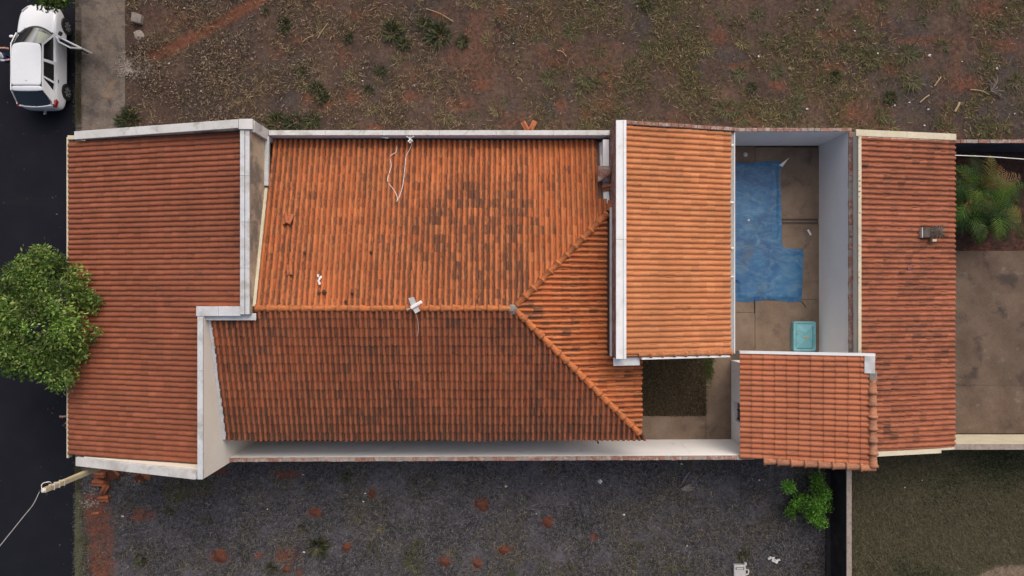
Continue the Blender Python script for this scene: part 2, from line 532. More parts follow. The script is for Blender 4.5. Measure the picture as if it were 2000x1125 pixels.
def sheet(name, mat, x0, x1, y0, y1, masks, z=0.0, amp=0.05, step=0.09, vx=(-15.5, 21), vy=(-12.5, 12.5)):
    """a lot: fine mesh where it is near, stretched to the horizon beyond"""
    fx0, fx1 = max(x0, vx[0]), min(x1, vx[1]); fy0, fy1 = max(y0, vy[0]), min(y1, vy[1])
    xs = np.arange(fx0, fx1 + step * 0.5, step); ys = np.arange(fy0, fy1 + step * 0.5, step)
    xs = xs[xs < x1]; ys = ys[ys < y1]
    xs = np.unique(np.concatenate([[x0], xs, [x1]])); ys = np.unique(np.concatenate([[y0], ys, [y1]]))
    X, Y = np.meshgrid(xs, ys)
    edge = np.clip(np.minimum(np.minimum(X - x0, x1 - X), np.minimum(Y - y0, y1 - Y)) / 0.4, 0, 1)
    Z = z + amp * edge * (fbm(X * 1.1, Y * 1.1, 3) + 0.5 * fbm(X * 4, Y * 4, 9))
    v = np.stack([X.ravel(), Y.ravel(), Z.ravel()], 1)
    nx, ny = len(xs), len(ys)
    i = np.arange(nx - 1)[None, :] + nx * np.arange(ny - 1)[:, None]
    f = np.stack([i, i + 1, i + 1 + nx, i + nx], -1).reshape(-1, 4)
    c = masks(X.ravel(), Y.ravel())
    o = bpy.data.objects.new(name, mesh_np(name, v, f, mat, c, True))
    COL.objects.link(o)
    tag(o, kind='structure')
    return o


def blob(x, y, px, py, rx, ry=None, ang=0.0, soft=0.5):
    """1 inside an ellipse given in photo pixels, falling off beyond"""
    c = P(px, py); k = CAM_H / FPX
    rx *= k; ry = (ry or rx / k) * k
    dx = x - c.x; dy = y - c.y
    a = R(ang); u = dx * math.cos(a) + dy * math.sin(a); w = -dx * math.sin(a) + dy * math.cos(a)
    r = np.sqrt((u / rx) ** 2 + (w / ry) ** 2)
    return np.clip((1 + soft - r) / (2 * soft), 0, 1)


def stroke(x, y, pts, wid):
    k = CAM_H / FPX; out = np.zeros_like(x)
    for (ax, ay), (bx, by) in zip(pts[:-1], pts[1:]):
        a = P(ax, ay); b = P(bx, by)
        dx, dy = b.x - a.x, b.y - a.y
        t = np.clip(((x - a.x) * dx + (y - a.y) * dy) / (dx * dx + dy * dy), 0, 1)
        d = np.hypot(x - a.x - t * dx, y - a.y - t * dy) / (wid * k)
        out = np.maximum(out, np.clip((1.5 - d), 0, 1))
    return out


RED_UP = [(1625, 133, 30, 12), (1665, 220, 26, 24), (700, 30, 24, 10), (940, 165, 26, 16), (690, 190, 20, 18), (800, 190, 24, 12), (735, 248, 30, 6), (1405, 75, 18, 16),
          (1440, 130, 30, 8), (1185, 150, 20, 12), (1180, 205, 24, 18), (1145, 225, 14, 14), (1630, 70, 40, 12), (1930, 20, 34, 26), (1800, 80, 60, 8), (1880, 165, 50, 20),
          (1085, 125, 20, 12), (1095, 205, 14, 14), (980, 25, 14, 20), (860, 30, 20, 8), (640, 200, 24, 20), (600, 190, 14, 12), (1520, 168, 18, 12), (900, 205, 30, 14),
          (580, 80, 18, 8), (1050, 60, 24, 10), (1740, 135, 20, 14), (1960, 90, 30, 14)]


def up_mask(x, y):
    r = np.zeros_like(x)
    for q in RED_UP: r = np.maximum(r, 0.85 * blob(x, y, *q, 0, 0.7))
    r = np.maximum(r, 1.1 * stroke(x, y, [(295, 112), (350, 88), (420, 52), (520, -8)], 13))
    r = np.maximum(r * 0.8, 0.42 * np.clip((fbm(x * 0.8, y * 0.8, 21) - 0.5) * 4, 0, 1))
    r = np.maximum(r, (0.55 + 0.55 * fbm(x * 2.5, y * 2.5, 79)) * stroke(x, y, [(295, 112), (350, 88), (420, 52), (520, -8)], 12))
    gr = 0.8 * np.clip((fbm(x * 0.6, y * 0.6, 5) - 0.5) * 5, 0, 1)
    gn = 0.75 * np.clip((fbm(x * 0.9, y * 0.9, 31) - 0.5) * 5, 0, 1) * np.clip((x - 1) / 5, 0.25, 1)
    gr = np.maximum(gr, 1.2 * blob(x, y, 268, 128, 22, 16))
    return np.stack([r, gr, gn], 1)


RED_DN = [(942, 984, 16, 14), (1070, 1018, 14, 11), (985, 1073, 18, 9), (932, 1100, 11, 13), (617, 1000, 16, 10), (727, 963, 9, 12), (678, 1068, 10, 12), (430, 1086, 22, 13),
          (560, 1084, 26, 16), (585, 1117, 8, 8), (280, 1005, 26, 14), (275, 930, 20, 10), (215, 920, 40, 12), (505, 1085, 10, 8), (1000, 1065, 8, 6), (870, 1095, 14, 14), (1160, 1048, 10, 8),
          (560, 925, 30, 10), (430, 920, 24, 8)]


def dn_mask(x, y):
    r = np.zeros_like(x)
    for q in RED_DN: r = np.maximum(r, 0.95 * blob(x, y, *q, 0, 0.6))
    r = np.maximum(r * (0.55 + 0.6 * fbm(x * 3, y * 3, 77)), stroke(x, y, [(185, 985), (198, 1040), (200, 1140)], 27) * (0.55 + 0.5 * fbm(x * 1.5, y * 1.5, 78)))
    pale = np.maximum(1.1 * blob(x, y, 365, 950, 34, 22), 0.8 * np.clip((fbm(x * 0.7, y * 0.7, 41) - 0.54) * 5, 0, 1) * np.clip((-x - 4) / 6, 0, 1))
    pale = np.maximum(pale, 0.6 * blob(x, y, 250, 1000, 40, 30))
    gn = 0.7 * np.clip((fbm(x * 0.8, y * 0.8, 51) - 0.56) * 6, 0, 1) * np.clip((-y - 8) / 1.5, 0, 1)
    return np.stack([r, pale, gn], 1)


def turf_mask(x, y):
    r = 1.2 * blob(x, y, 1985, 1135, 75, 32)
    gr = 0.7 * np.clip((fbm(x * 0.6, y * 0.6, 61) - 0.52) * 4, 0, 1)
    gn = np.maximum(blob(x, y, 1950, 900, 60, 40, 0, 0.8), 0.8 * np.clip((fbm(x * 0.5, y * 0.5, 71) - 0.52) * 5, 0, 1))
    return np.stack([r, gr, gn], 1)


def yard_mask(x, y):
    r = 0.7 * np.clip((fbm(x * 0.9, y * 0.9, 81) - 0.5) * 4, 0, 1)
    gr = 0.6 * np.clip((fbm(x * 0.9, y * 0.9, 91) - 0.55) * 4, 0, 1)
    return np.stack([r, gr, r * 0], 1)


sheet('vacant_lot', M['lot'], WALK_E + 0.004, 80, 5.25, 90, up_mask)
sheet('burnt_lot', M['burnt'], KERB_E, P(1616, 0).x, -90, -5.62, dn_mask, vx=(-16.3, 21))
sheet('turf_lot', M['turf'], P(1655, 0).x, 80, -90, -5.60, turf_mask, amp=0.03)
sheet('rear_yard', M['yard_soil'], 11.7, 80, -5.59, 5.24, yard_mask, amp=0.03)

# ------------------------------------------------------------------ courtyard paving (slabs with open joints)
cy = empty('courtyard_floor', (5, 0, 0), 'brown stained concrete courtyard floor round the covered pool', 'floor')
tag(cy, kind='structure')
MB().box(-14.4, 11.58, -5.60, 5.245, -0.13, 0.004).build('subfloor', M['patio_dark'], cy)


def slab(px0, px1, py0, py1, m='patio', parent=cy, z=0.035, gap=0.006):
    a = P(px0, py1); b = P(px1, py0)
    MB().box(a.x + gap, b.x - gap, a.y + gap, b.y - gap, 0.006, z + rnd.uniform(-0.004, 0.004)).build('slab', M[m], parent, bevel=0.006)


slab(1180, 1474, 286, 428); slab(1474, 1601, 288, 428)
slab(1180, 1474, 438, 610); slab(1474, 1601, 438, 585); slab(1474, 1601, 585, 686)
slab(1378, 1428, 610, 858); slab(1250, 1378, 812, 858); slab(1090, 1250, 812, 858); slab(1428, 1474, 610, 686)
slab(1252, 1378, 612, 690)
MB().box(P(1528, 0).x, P(1596, 0).x, P(0, 434.4).y, P(0, 431.6).y, 0.006, 0.03).build('drain_rib', M['patio'], cy)

# ------------------------------------------------------------------ roof tiles
def tile_shape(p, L, hump, lift, thick=0.014, taper=0.88, ch=0.36):
    prof = [(0.0, 0.010), (ch * 0.5 * p, 0.0), (ch * p, 0.008)]
    cx, rx = (ch + 1.03) / 2 * p, (1.03 - ch) / 2 * p
    for k in range(1, 7):
        a = math.pi - math.pi * k / 6
        prof.append((cx + rx * math.cos(a), hump * max(0.0, math.sin(a)) ** 0.8 + 0.006))
    n = len(prof); v = []
    for yy, lf, tp, dz in ((0.0, lift, 1.0, -thick), (0.0, lift, 1.0, 0), (0.0, lift, 1.0, 0), (L * 0.12, lift * 0.9, 0.985, 0), (L, 0.0, taper, 0)):
        for s, z in prof:
            s2 = cx + (s - cx) * tp if s > ch * p else s
            v.append((s2, yy, z * (tp if s > ch * p else 1) + lf + dz))
    f = []
    for a, b in ((0, 1), (2, 3), (3, 4)):
        for k in range(n - 1):
            f.append((a * n + k, a * n + k + 1, b * n + k + 1, b * n + k))
    return np.array(v), np.array(f)


def tint_mesh(name, v, f, tint, mat):
    me = mesh_np(name, v, f, mat, None, True)
    a = me.color_attributes.new('tint', 'FLOAT_COLOR', 'POINT')
    tt = np.asarray(tint, np.float32)
    if tt.ndim == 1: tt = np.tile(tt, (len(me.vertices), 1))
    a.data.foreach_set('color', tt.ravel())
    return me


def tiled_slopes(roof, slopes, budget=290):
    """slopes: dicts with E0 (low corner), u, d (unit), W, L, pitch, course, hump, lift, tints, dirt(x,y), clips, skip, mat"""
    cand = []; bulkv = {}; 
    for si, s in enumerate(slopes):
        u = Vector(s['u']).normalized(); d = Vector(s['d']).normalized(); n = u.cross(d)
        nc = max(1, round(s['W'] / s['pitch'])); nr = max(1, round(s['L'] / s['course']))
        p = s['W'] / nc; c = s['L'] / nr
        tv, tf = tile_shape(p, c + 0.06, s['hump'], s['lift'], taper=s.get('taper', 0.88), ch=s.get('ch', 0.36))
        s['tv'], s['tf'], s['cache'] = tv, tf, {}
        s['ms'] = np.tile(np.array(s.get('moss', (0.0,) * 9)), len(tv) // 9)  # offset across the tile profile: darker in the channels, lighter on the crests
        E0 = Vector(s['E0'])
        for j in range(nr):
            rowj = rnd.gauss(0, 0.004)
            for i in range(nc):
                wv_ = s.get('wav', 0.014)
                sag = float(vnoise(i * 0.13, j * 0.31, si + 5))
                o = E0 + u * (i * p + rnd.gauss(0, 0.0035) + wv_ * 0.5 * (float(vnoise(i * 0.4, j * 0.25, si + 9)) - .5)) + d * (j * c + rowj + rnd.gauss(0, 0.005) + wv_ * (float(vnoise(i * 0.22, j * 0.5, si)) - .5)) + n * (abs(rnd.gauss(0, 0.003)) + wv_ * sag)
                mid = o + u * p * 0.5 + d * c * 0.5
                ok = True; strad = False
                for (nx, ny, off) in s.get('clips', ()):
                    q = mid.x * nx + mid.y * ny - off
                    if q > 0.20: ok = False; break
                    if q > -0.30: strad = True
                if not ok or (s.get('skip') and s['skip'](mid.x, mid.y)): continue
                a = rnd.gauss(0, s.get('twist', 0.008))
                uu = u * math.cos(a) + d * math.sin(a); dd = d * math.cos(a) - u * math.sin(a)
                ti = rnd.randrange(len(s['tints']))
                dl = float(s['dirt'](mid.x, mid.y, rnd))
                cand.append((( mid - Vector((0, 0, CAM_H))).length, si, o, uu, dd, n, ti, dl, strad))
    elig = sorted([c for c in cand if not c[8]], key=lambda c: c[0])[:budget]
    chosen = set(id(c) for c in elig)
    for c in elig:
        _, si, o, uu, dd, n, ti, dl, _ = c
        s = slopes[si]
        q = min((0.05, 0.22, 0.34, 0.46, 0.62), key=lambda z: abs(z - dl))
        key = (ti, q)
        if key not in s['cache']:
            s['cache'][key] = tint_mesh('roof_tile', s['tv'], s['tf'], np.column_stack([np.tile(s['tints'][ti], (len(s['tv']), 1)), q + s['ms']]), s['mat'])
        ob = bpy.data.objects.new('roof_tile', s['cache'][key])
        COL.objects.link(ob)
        ob.parent = roof
        ob.matrix_world = Matrix(((uu.x, dd.x, n.x, o.x), (uu.y, dd.y, n.y, o.y), (uu.z, dd.z, n.z, o.z), (0, 0, 0, 1)))
    groups = {}
    for c in cand:
        if id(c) in chosen: continue
        groups.setdefault(slopes[c[1]]['mat'].name, []).append(c)
    for mn, cs in groups.items():
        V = []; Fc = []; T = []; base = 0
        for _, si, o, uu, dd, n, ti, dl, strad in cs:
            s = slopes[si]
            B = np.array([uu[:], dd[:], n[:]])
            w = s['tv'] @ B + np.array(o[:])
            if strad:
                for (nx, ny, off) in s.get('clips', ()):
                    q = np.maximum(w[:, 0] * nx + w[:, 1] * ny - off, 0)
                    w[:, 0] -= q * nx; w[:, 1] -= q * ny
            t = np.array(s['tints'][ti]) * (1 + rnd.gauss(0, 0.05))
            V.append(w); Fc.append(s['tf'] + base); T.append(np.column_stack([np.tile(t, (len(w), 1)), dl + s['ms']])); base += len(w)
        me = tint_mesh('tile_field', np.concatenate(V), np.concatenate(Fc), np.concatenate(T), M['tile_y'] if mn == M['tile_y'].name else M['tile_x'])
        ob = bpy.data.objects.new('tile_field', me)
        COL.objects.link(ob); ob.parent = roof
        ob['kind'] = 'stuff'


CAPS = {}


def cap_mesh(r, L, tint, matname):
    key = (r, L, tint, matname)
    if key in CAPS: return CAPS[key]
    v = []; f = []
    rings = [(0.0, 1.28, -0.2), (0.0, 1.28, 0), (0.07, 1.28, 0), (0.075, 1.05, 0), (L + 0.05, 0.86, 0)]
    n = 11
    for yy, k, dz in rings:
        for i in range(n):
            a = math.pi * (i / (n - 1)) * 1.1 - math.pi * 0.05
            kk = k - 0.10 if dz else k
            v.append((r * kk * math.cos(a), yy, r * kk * math.sin(a)))
    for q in range(len(rings) - 1):
        for i in range(n - 1):
            f.append((q * n + i, (q + 1) * n + i, (q + 1) * n + i + 1, q * n + i + 1))
    f = np.array(f)[:, ::-1]
    CAPS[key] = tint_mesh('ridge_tile', np.array(v), f, (*tint, 0.2 + 0.1 * (sum(tint) * 100 % 1)), M[matname])
    return CAPS[key]


def cap_line(parent, p0, p1, r, seg, tints, matname='tile_x', wob=0.01):
    p0 = Vector(p0); p1 = Vector(p1); d = (p1 - p0); n = max(1, round(d.length / seg)); L = d.length / n
    d.normalize()
    for i in range(n):
        me = cap_mesh(r, round(L, 3), rnd.choice(tints), matname)
        dd = (d + Vector((rnd.gauss(0, wob), rnd.gauss(0, wob), 0))).normalized()
        x = dd.cross(Vector((0, 0, 1))).normalized(); z = x.cross(dd)
        o = p0 + d * (i * L)
        ob = bpy.data.objects.new('ridge_tile', me)
        COL.objects.link(ob); ob.parent = parent
        ob.matrix_world = Matrix(((x.x, dd.x, z.x, o.x), (x.y, dd.y, z.y, o.y), (x.z, dd.z, z.z, o.z), (0, 0, 0, 1)))


def deck(name, polys, parent, off=-0.012, th=0.05):
    mb = MB()
    for poly in polys:
        top = [(x, y, z + off) for x, y, z in poly]
        bot = [(x, y, z + off - th) for x, y, z in poly]
        mb.hexa(bot, top)
    return mb.build(name, M['deck'], parent)


def part_origin_identity(o):
    """a part whose children are given in world space (the part itself stands at the world origin)"""
    o.matrix_parent_inverse = Matrix.Translation(-ORIG.get(o.parent.name, Vector((0, 0, 0))))
    return o


def tints(base, n=6, dv=0.10, dh=0.06, seed=1):
    r = random.Random(seed); out = []
    for _ in range(n):
        k = 1 + r.uniform(-dv, dv); h = r.uniform(-dh, dh)
        out.append((base[0] * k, base[1] * k * (1 + h), base[2] * k * (1 + 1.5 * h)))
    return out


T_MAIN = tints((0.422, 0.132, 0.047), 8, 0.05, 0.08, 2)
T_SOUTH = tints((0.258, 0.082, 0.038), 8, 0.07, 0.10, 12)  # darker, browner terracotta: the south slope's shade is put into the tint
T_FRONT = tints((0.228, 0.076, 0.041), 6, 0.07, 0.05, 3)
T_POOL = tints((0.437, 0.177, 0.076), 6, 0.07, 0.05, 4)
T_WASH = tints((0.354, 0.123, 0.062), 6, 0.08, 0.05, 5)
T_REAR = tints((0.290, 0.099, 0.053), 8, 0.14, 0.08, 6)
T_CAP = tints((0.45, 0.148, 0.052), 5, 0.10, 0.06, 8)
T_CAPOLD = tints((0.36, 0.165, 0.095), 5, 0.12, 0.06, 9)


def slope_vec(dx, dy, rise):
    return Vector((dx, dy, rise)).normalized()

# ================================================================== 1 front building
fb = empty('front_building', (-12, 0, 0), 'street front building with long red tiled lean-to roof and grey parapets', 'building')
FX0, FX1, FX2 = -14.90, -8.42, -9.74      # eave, high edge (north half), high edge (south half)
FZ0, FSL = 2.70, 0.247
FN, FS = 4.93, -5.62
STEP = -0.62
fz = lambda x: FZ0 + (x - FX0) * FSL
MB().box(-14.5, -14.3, -5.9, 5.2, 0.0, 2.55).build('wall', M['cream'], fb)
MB().hexa([(-14.3, 4.94, 0), (-8.13, 4.94, 0), (-8.13, 5.2, 0), (-14.3, 5.2, 0)], [(-14.3, 4.94, fz(-14.3) + 0.06), (-8.13, 4.94, 4.55), (-8.13, 5.2, 4.55), (-14.3, 5.2, fz(-14.3) + 0.06)]).build('wall', M['raw_plaster'], fb)
MB().hexa([(-14.3, -5.92, 0), (-9.57, -5.92, 0), (-9.57, -5.64, 0), (-14.3, -5.64, 0)], [(-14.3, -5.92, fz(-14.3) + 0.05), (-9.57, -5.92, 4.53), (-9.57, -5.64, 4.53), (-14.3, -5.64, fz(-14.3) + 0.05)]).build('wall', M['cream'], fb)
MB().box(-8.38, -8.13, STEP - 0.21, 4.937, 0, 4.56).build('wall', M['raw_plaster'], fb)
MB().box(-9.77, -8.384, STEP - 0.21, STEP, 0, 4.50).build('wall', M['cream'], fb)
MB().box(-9.77, -9.572, -5.637, STEP - 0.213, 0, 4.55).build('wall', M['cream'], fb)
# pilaster at the north-east corner
MB().box(-8.126, -8.02, 4.86, 5.22, 0, 4.48).build('pilaster', M['coping'], fb, bevel=0.01)
MB().hexa([(-8.125, 4.99, 3.16), (-7.99, 4.99, 3.16), (-7.99, 3.35, 3.22), (-8.125, 3.35, 3.22)], [(-8.125, 4.99, 3.30), (-7.99, 4.99, 3.30), (-7.99, 3.35, 3.36), (-8.125, 3.35, 3.36)]).build('gutter_box', M['metal'], fb, bevel=0.01)
ys = np.linspace(3.30, STEP + 0.05, 14)
mb = MB()
for a, b in zip(ys[:-1], ys[1:]):
    za, zb = 4.30 - (a + 0.64) * 0.283 + 0.05, 4.30 - (b + 0.64) * 0.283 + 0.05
    mb.hexa([(-8.125, b, zb - .06), (-8.03, b, zb - .06), (-8.03, a, za - .06), (-8.125, a, za - .06)], [(-8.125, b, zb + .05), (-8.035 - rnd.random() * .02, b, zb + .03), (-8.035, a, za + .03), (-8.125, a, za + .05)])
mb.build('mortar_fillet', M['ivory'], fb)
rf = deck('roof', [[(FX0 + 0.02, STEP - 0.2, fz(FX0)), (FX1, STEP - 0.2, fz(FX1)), (FX1, FN, fz(FX1)), (FX0 + 0.02, FN, fz(FX0))],
                   [(FX0 + 0.02, FS, fz(FX0)), (FX2 - 0.04, FS, fz(FX2)), (FX2 - 0.04, STEP - 0.2, fz(FX2)), (FX0 + 0.02, STEP - 0.2, fz(FX0))]], fb)


def dirt_front(x, y, r):
    return max(0.0, r.gauss(0.10, 0.05) + 0.22 * float(vnoise(x * 0.7, y * 0.7, 3)) - 0.08)


Lf = math.hypot(1, FSL)
tiled_slopes(rf, [dict(E0=(FX0, FN - 0.02, fz(FX0)), u=(0, -1, 0), d=slope_vec(1, 0, FSL), W=FN - FS - 0.04, L=(FX1 - FX0 - 0.02) * Lf, pitch=0.1735, course=0.285, hump=0.047, ch=0.30, lift=0.022,
                       tints=T_FRONT, dirt=dirt_front, mat=M['tile_x'], twist=0.004, taper=0.95,
                       skip=lambda x, y: x > FX2 - 0.16 and y < STEP - 0.12)])
# copings
def coping_seg(parent, a, b, w, th, mat, gap=0.006, name='coping', n=1, overhang=0.0, bev=0.008):
    a = Vector(a); b = Vector(b); d = (b - a)
    L = d.length / n; d.normalize()
    for i in range(n):
        MB().bar(a + d * (i * L + gap / 2), a + d * ((i + 1) * L - gap / 2) , w, th).build(name, mat, parent, bevel=bev)


coping_seg(fb, (-14.55, 5.075, fz(-14.55) + 0.17), (-8.44, 5.075, 4.66), 0.27, 0.10, M['coping'], n=5)
coping_seg(fb, (-8.43, 5.06, 4.665), (-8.00, 5.06, 4.665), 0.32, 0.10, M['coping'])
coping_seg(fb, (-14.5, -5.775, fz(-14.5) + 0.155), (-9.78, -5.775, 4.64), 0.29, 0.10, M['coping'], n=5)
coping_seg(fb, (-8.345, STEP - 0.2, 4.62), (-8.345, 4.90, 4.62), 0.135, 0.07, M['metal'], n=4)
coping_seg(fb, (-8.195, STEP - 0.2, 4.605), (-8.195, 4.90, 4.605), 0.135, 0.07, M['metal'], n=4)
coping_seg(fb, (-9.80, STEP - 0.10, 4.56), (-8.42, STEP - 0.10, 4.56), 0.30, 0.07, M['metal'], n=2)
coping_seg(fb, (-9.66, STEP - 0.28, 4.43), (-8.0, STEP - 0.28, 4.40), 0.22, 0.03, M['metal'], name='flashing')
coping_seg(fb, (-9.655, -5.93, 4.60), (-9.655, STEP - 0.27, 4.60), 0.17, 0.08, M['metal'], n=3)
# eave fascia and gutter
MB().box(-14.99, -14.93, -5.72, 5.08, 2.50, 2.72).build('fascia', M['ivory'], fb)
for yv in np.arange(-5.4, 5.0, 0.9):
    MB().box(-14.93, -13.9, yv, yv + 0.06, 2.52, 2.60).build('rafter', M['wood'], fb)
MB().box(-14.94, -14.56, 5.0, 5.13, 2.58, 2.75).build('eave_end', M['ivory'], fb)

# ================================================================== 2 main house
mh = empty('main_house', (-2.5, 0, 0), 'main house with lichen stained hipped terracotta roof', 'house')
RY, RZ, SL = -0.64, 4.30, 0.283
RX1 = 0.05
EN, ES, EE = 4.94, -5.02, 4.26
MW = -8.03
nz = lambda y: RZ - abs(y - RY) * SL
ez = lambda x: RZ - (x - RX1) * SL
PX = 3.20         # pavilion wall face
mb = MB().box(-9.35, 3.2, -4.55, -4.35, 0, 2.95).box(3.0, 3.2, -4.347, 4.9, 0, 3.2).box(3.204, 3.75, -4.55, -2.45, 0, 2.95)
mb.build('wall', M['white_wall'], mh)
MB().box(MW + 0.02, 3.22, 5.03, 5.18, 0, 3.20).build('wall', M['white_wall'], mh)
coping_seg(mh, (-7.99, 5.10, 3.25), (3.215, 5.10, 3.25), 0.165, 0.09, M['coping'], n=6)
MB().box(MW + 0.02, 3.2, 4.72, 5.026, 2.50, 2.56).build('gutter', M['dark_plastic'], mh)
rf = deck('roof', [
    [(MW, RY, RZ), (MW, EN, nz(EN)), (PX, EN, nz(EN)), (PX, RY + (PX - RX1), ez(PX)), (RX1, RY, RZ)][::-1],
    [(-9.48, RY - 0.25, nz(RY - 0.25)), (-9.48, ES, nz(ES)), (RX1 + (RY - ES), ES, nz(ES)), (RX1, RY - 0.0, RZ), (MW, RY, RZ), (MW, RY - 0.25, nz(RY - 0.25))],
    [(RX1, RY, RZ), (RX1 + (RY - ES), ES, nz(ES)), (EE, ES, ez(EE)), (EE, -2.3, ez(EE)), (PX, -2.3, ez(PX)), (PX, RY + (PX - RX1), ez(PX))]], mh)


def dirt_main(x, y, r):
    if y > RY:
        d = 0.17 + 0.18 * float(fbm(x * 0.5, y * 0.6, 7))
        gq = max(math.exp(-((x + 1.2) / 2.0) ** 4 - ((y - 2.1) / 1.4) ** 4), math.exp(-((x + 0.3) / 0.9) ** 4 - ((y - 1.2) / 2.0) ** 4))
        d += 0.06 * gq + (r.uniform(.10, .22) if r.random() < 0.5 * gq else 0.0)
        d += 0.05 * math.exp(-((x + 7.5) / 1.5) ** 2)
        if x > 0.6: d -= 0.10
        d += r.gauss(0, 0.035) + 0.14 * (float(vnoise(x / 0.1765, y * 0.55, 88)) - .5)
        if r.random() < 0.03: d += 0.14
    else:
        d = 0.12 + 0.22 * float(fbm(x * 0.6, y * 0.8, 17)) + r.gauss(0, 0.04) + 0.14 * (float(vnoise(x / 0.1765, y * 0.55, 89)) - .5) + 0.10 * max(0, (-y - 3.2))
        if r.random() < 0.07: d += 0.16
        if x > 1.5: d -= 0.04
    return max(0.0, min(d, 0.75))


q2 = 1 / math.sqrt(2)
Ls = math.hypot(1, SL)
hipN = (q2, -q2, (RX1 - RY) * q2)         # keep x - y below the ridge end line: north slope of the north-east hip
hipN_E = (-q2, q2, -(RX1 - RY) * q2)
hipS = (q2, q2, (RX1 + RY) * q2)
hipS_E = (-q2, -q2, -(RX1 + RY) * q2)
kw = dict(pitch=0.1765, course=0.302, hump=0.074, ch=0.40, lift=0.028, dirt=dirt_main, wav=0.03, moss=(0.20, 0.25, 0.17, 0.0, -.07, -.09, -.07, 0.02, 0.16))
tiled_slopes(rf, [
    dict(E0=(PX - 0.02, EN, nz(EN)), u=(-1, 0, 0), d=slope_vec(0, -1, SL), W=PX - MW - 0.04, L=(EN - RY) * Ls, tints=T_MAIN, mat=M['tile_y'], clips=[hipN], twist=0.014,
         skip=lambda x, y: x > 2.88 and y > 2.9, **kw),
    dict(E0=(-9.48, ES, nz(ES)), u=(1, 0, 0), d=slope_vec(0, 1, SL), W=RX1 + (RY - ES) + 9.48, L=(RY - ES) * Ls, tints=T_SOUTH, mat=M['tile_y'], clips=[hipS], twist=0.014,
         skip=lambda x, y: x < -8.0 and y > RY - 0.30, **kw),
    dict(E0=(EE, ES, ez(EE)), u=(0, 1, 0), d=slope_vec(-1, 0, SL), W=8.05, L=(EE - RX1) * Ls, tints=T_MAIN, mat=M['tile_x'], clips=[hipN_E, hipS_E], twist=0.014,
         skip=lambda x, y: x > PX - 0.12 and y > -2.25, **kw)])
cap_line(rf, (MW - 0.02, RY, RZ + 0.035), (RX1 - 0.1, RY, RZ + 0.035), 0.098, 0.37, T_CAP)
cap_line(rf, (PX - 0.10, RY + (PX - 0.10 - RX1), ez(PX - 0.1) + 0.05), (RX1 + 0.12, RY + 0.12, RZ + 0.02), 0.105, 0.385, T_CAP)
cap_line(rf, (EE - 0.05, RY - (EE - 0.05 - RX1), ez(EE) + 0.045), (RX1 + 0.10, RY - 0.10, RZ + 0.02), 0.105, 0.40, T_CAP)
# mortar lump where ridge and hips meet
mb = MB()
mb.lathe([(0.0, 0.13), (0.07, 0.125), (0.13, 0.09), (0.17, 0.03), (0.19, -0.03)], (RX1 - 0.02, RY - 0.02, RZ + 0.0), n=11)
for v in mb.v: v += Vector((rnd.gauss(0, .012), rnd.gauss(0, .012), rnd.gauss(0, .008)))
mb.build('mortar_lump', M['rubble'], rf)
# flashing along the west edge of the south slope
mb = MB()
mb.hexa([(-9.565, ES, nz(ES) - .02), (-9.46, ES, nz(ES) - .02), (-9.46, RY - .3, nz(RY - .3) - .02), (-9.565, RY - .3, nz(RY - .3) - .02)],
        [(-9.565, ES, nz(ES) + .075), (-9.46, ES, nz(ES) + .03), (-9.46, RY - .3, nz(RY - .3) + .03), (-9.565, RY - .3, nz(RY - .3) + .075)])
mb.build('flashing', M['metal'], mh)
for xv in np.arange(-9.2, 4.2, 0.62):
    MB().bar((xv, -4.5, nz(-4.5) - 0.13), (xv, ES + 0.03, nz(ES) - 0.13), 0.06, 0.09).build('rafter', M['wood'], mh)
MB().bar((2.75, -4.6, 2.9), (2.90, -5.22, 2.72), 0.05, 0.08).build('eave_bracket', M['dark_plastic'], mh)
# plastered corner at the north-east of the roof
MB().hexa([(2.90, 3.95, 2.70), (3.19, 3.95, 2.70), (3.19, 4.88, 2.60), (2.90, 4.88, 2.60)], [(2.93, 3.95, 3.10), (3.19, 3.95, 3.14), (3.19, 4.88, 2.90), (2.93, 4.88, 2.84)]).build('plaster_patch', M['coping'], mh, bevel=0.03)
MB().hexa([(2.98, 2.75, 3.2), (3.19, 2.75, 3.2), (3.19, 3.5, 3.0), (2.98, 3.5, 3.0)], [(3.0, 2.75, 3.42), (3.19, 2.75, 3.42), (3.19, 3.5, 3.2), (3.0, 3.5, 3.2)]).build('valley_flashing', M['metal'], mh)

# small hipped hat against the pavilion wall
ch = empty('chimney', (3.02, 3.72, 3.0), 'little ribbed hipped hat of brick tiles against the white coped wall', 'chimney')
MB().box(2.88, 3.185, 3.56, 3.90, 2.85, 3.42).build('shaft', M['brick'], ch)
mb = MB()
for k in range(7):
    a = k * 0.034; z = 3.43 + k * 0.03
    mb.box(2.80 + a, 3.19, 3.48 + a * 0.9, 3.98 - a * 0.9, z, z + 0.028)
mb.build('cap', M['brick'], ch)
MB().bar((2.80, 3.48, 3.48), (3.17, 3.72, 3.66), 0.05, 0.04).build('ridge_strip', M['brick'], ch)

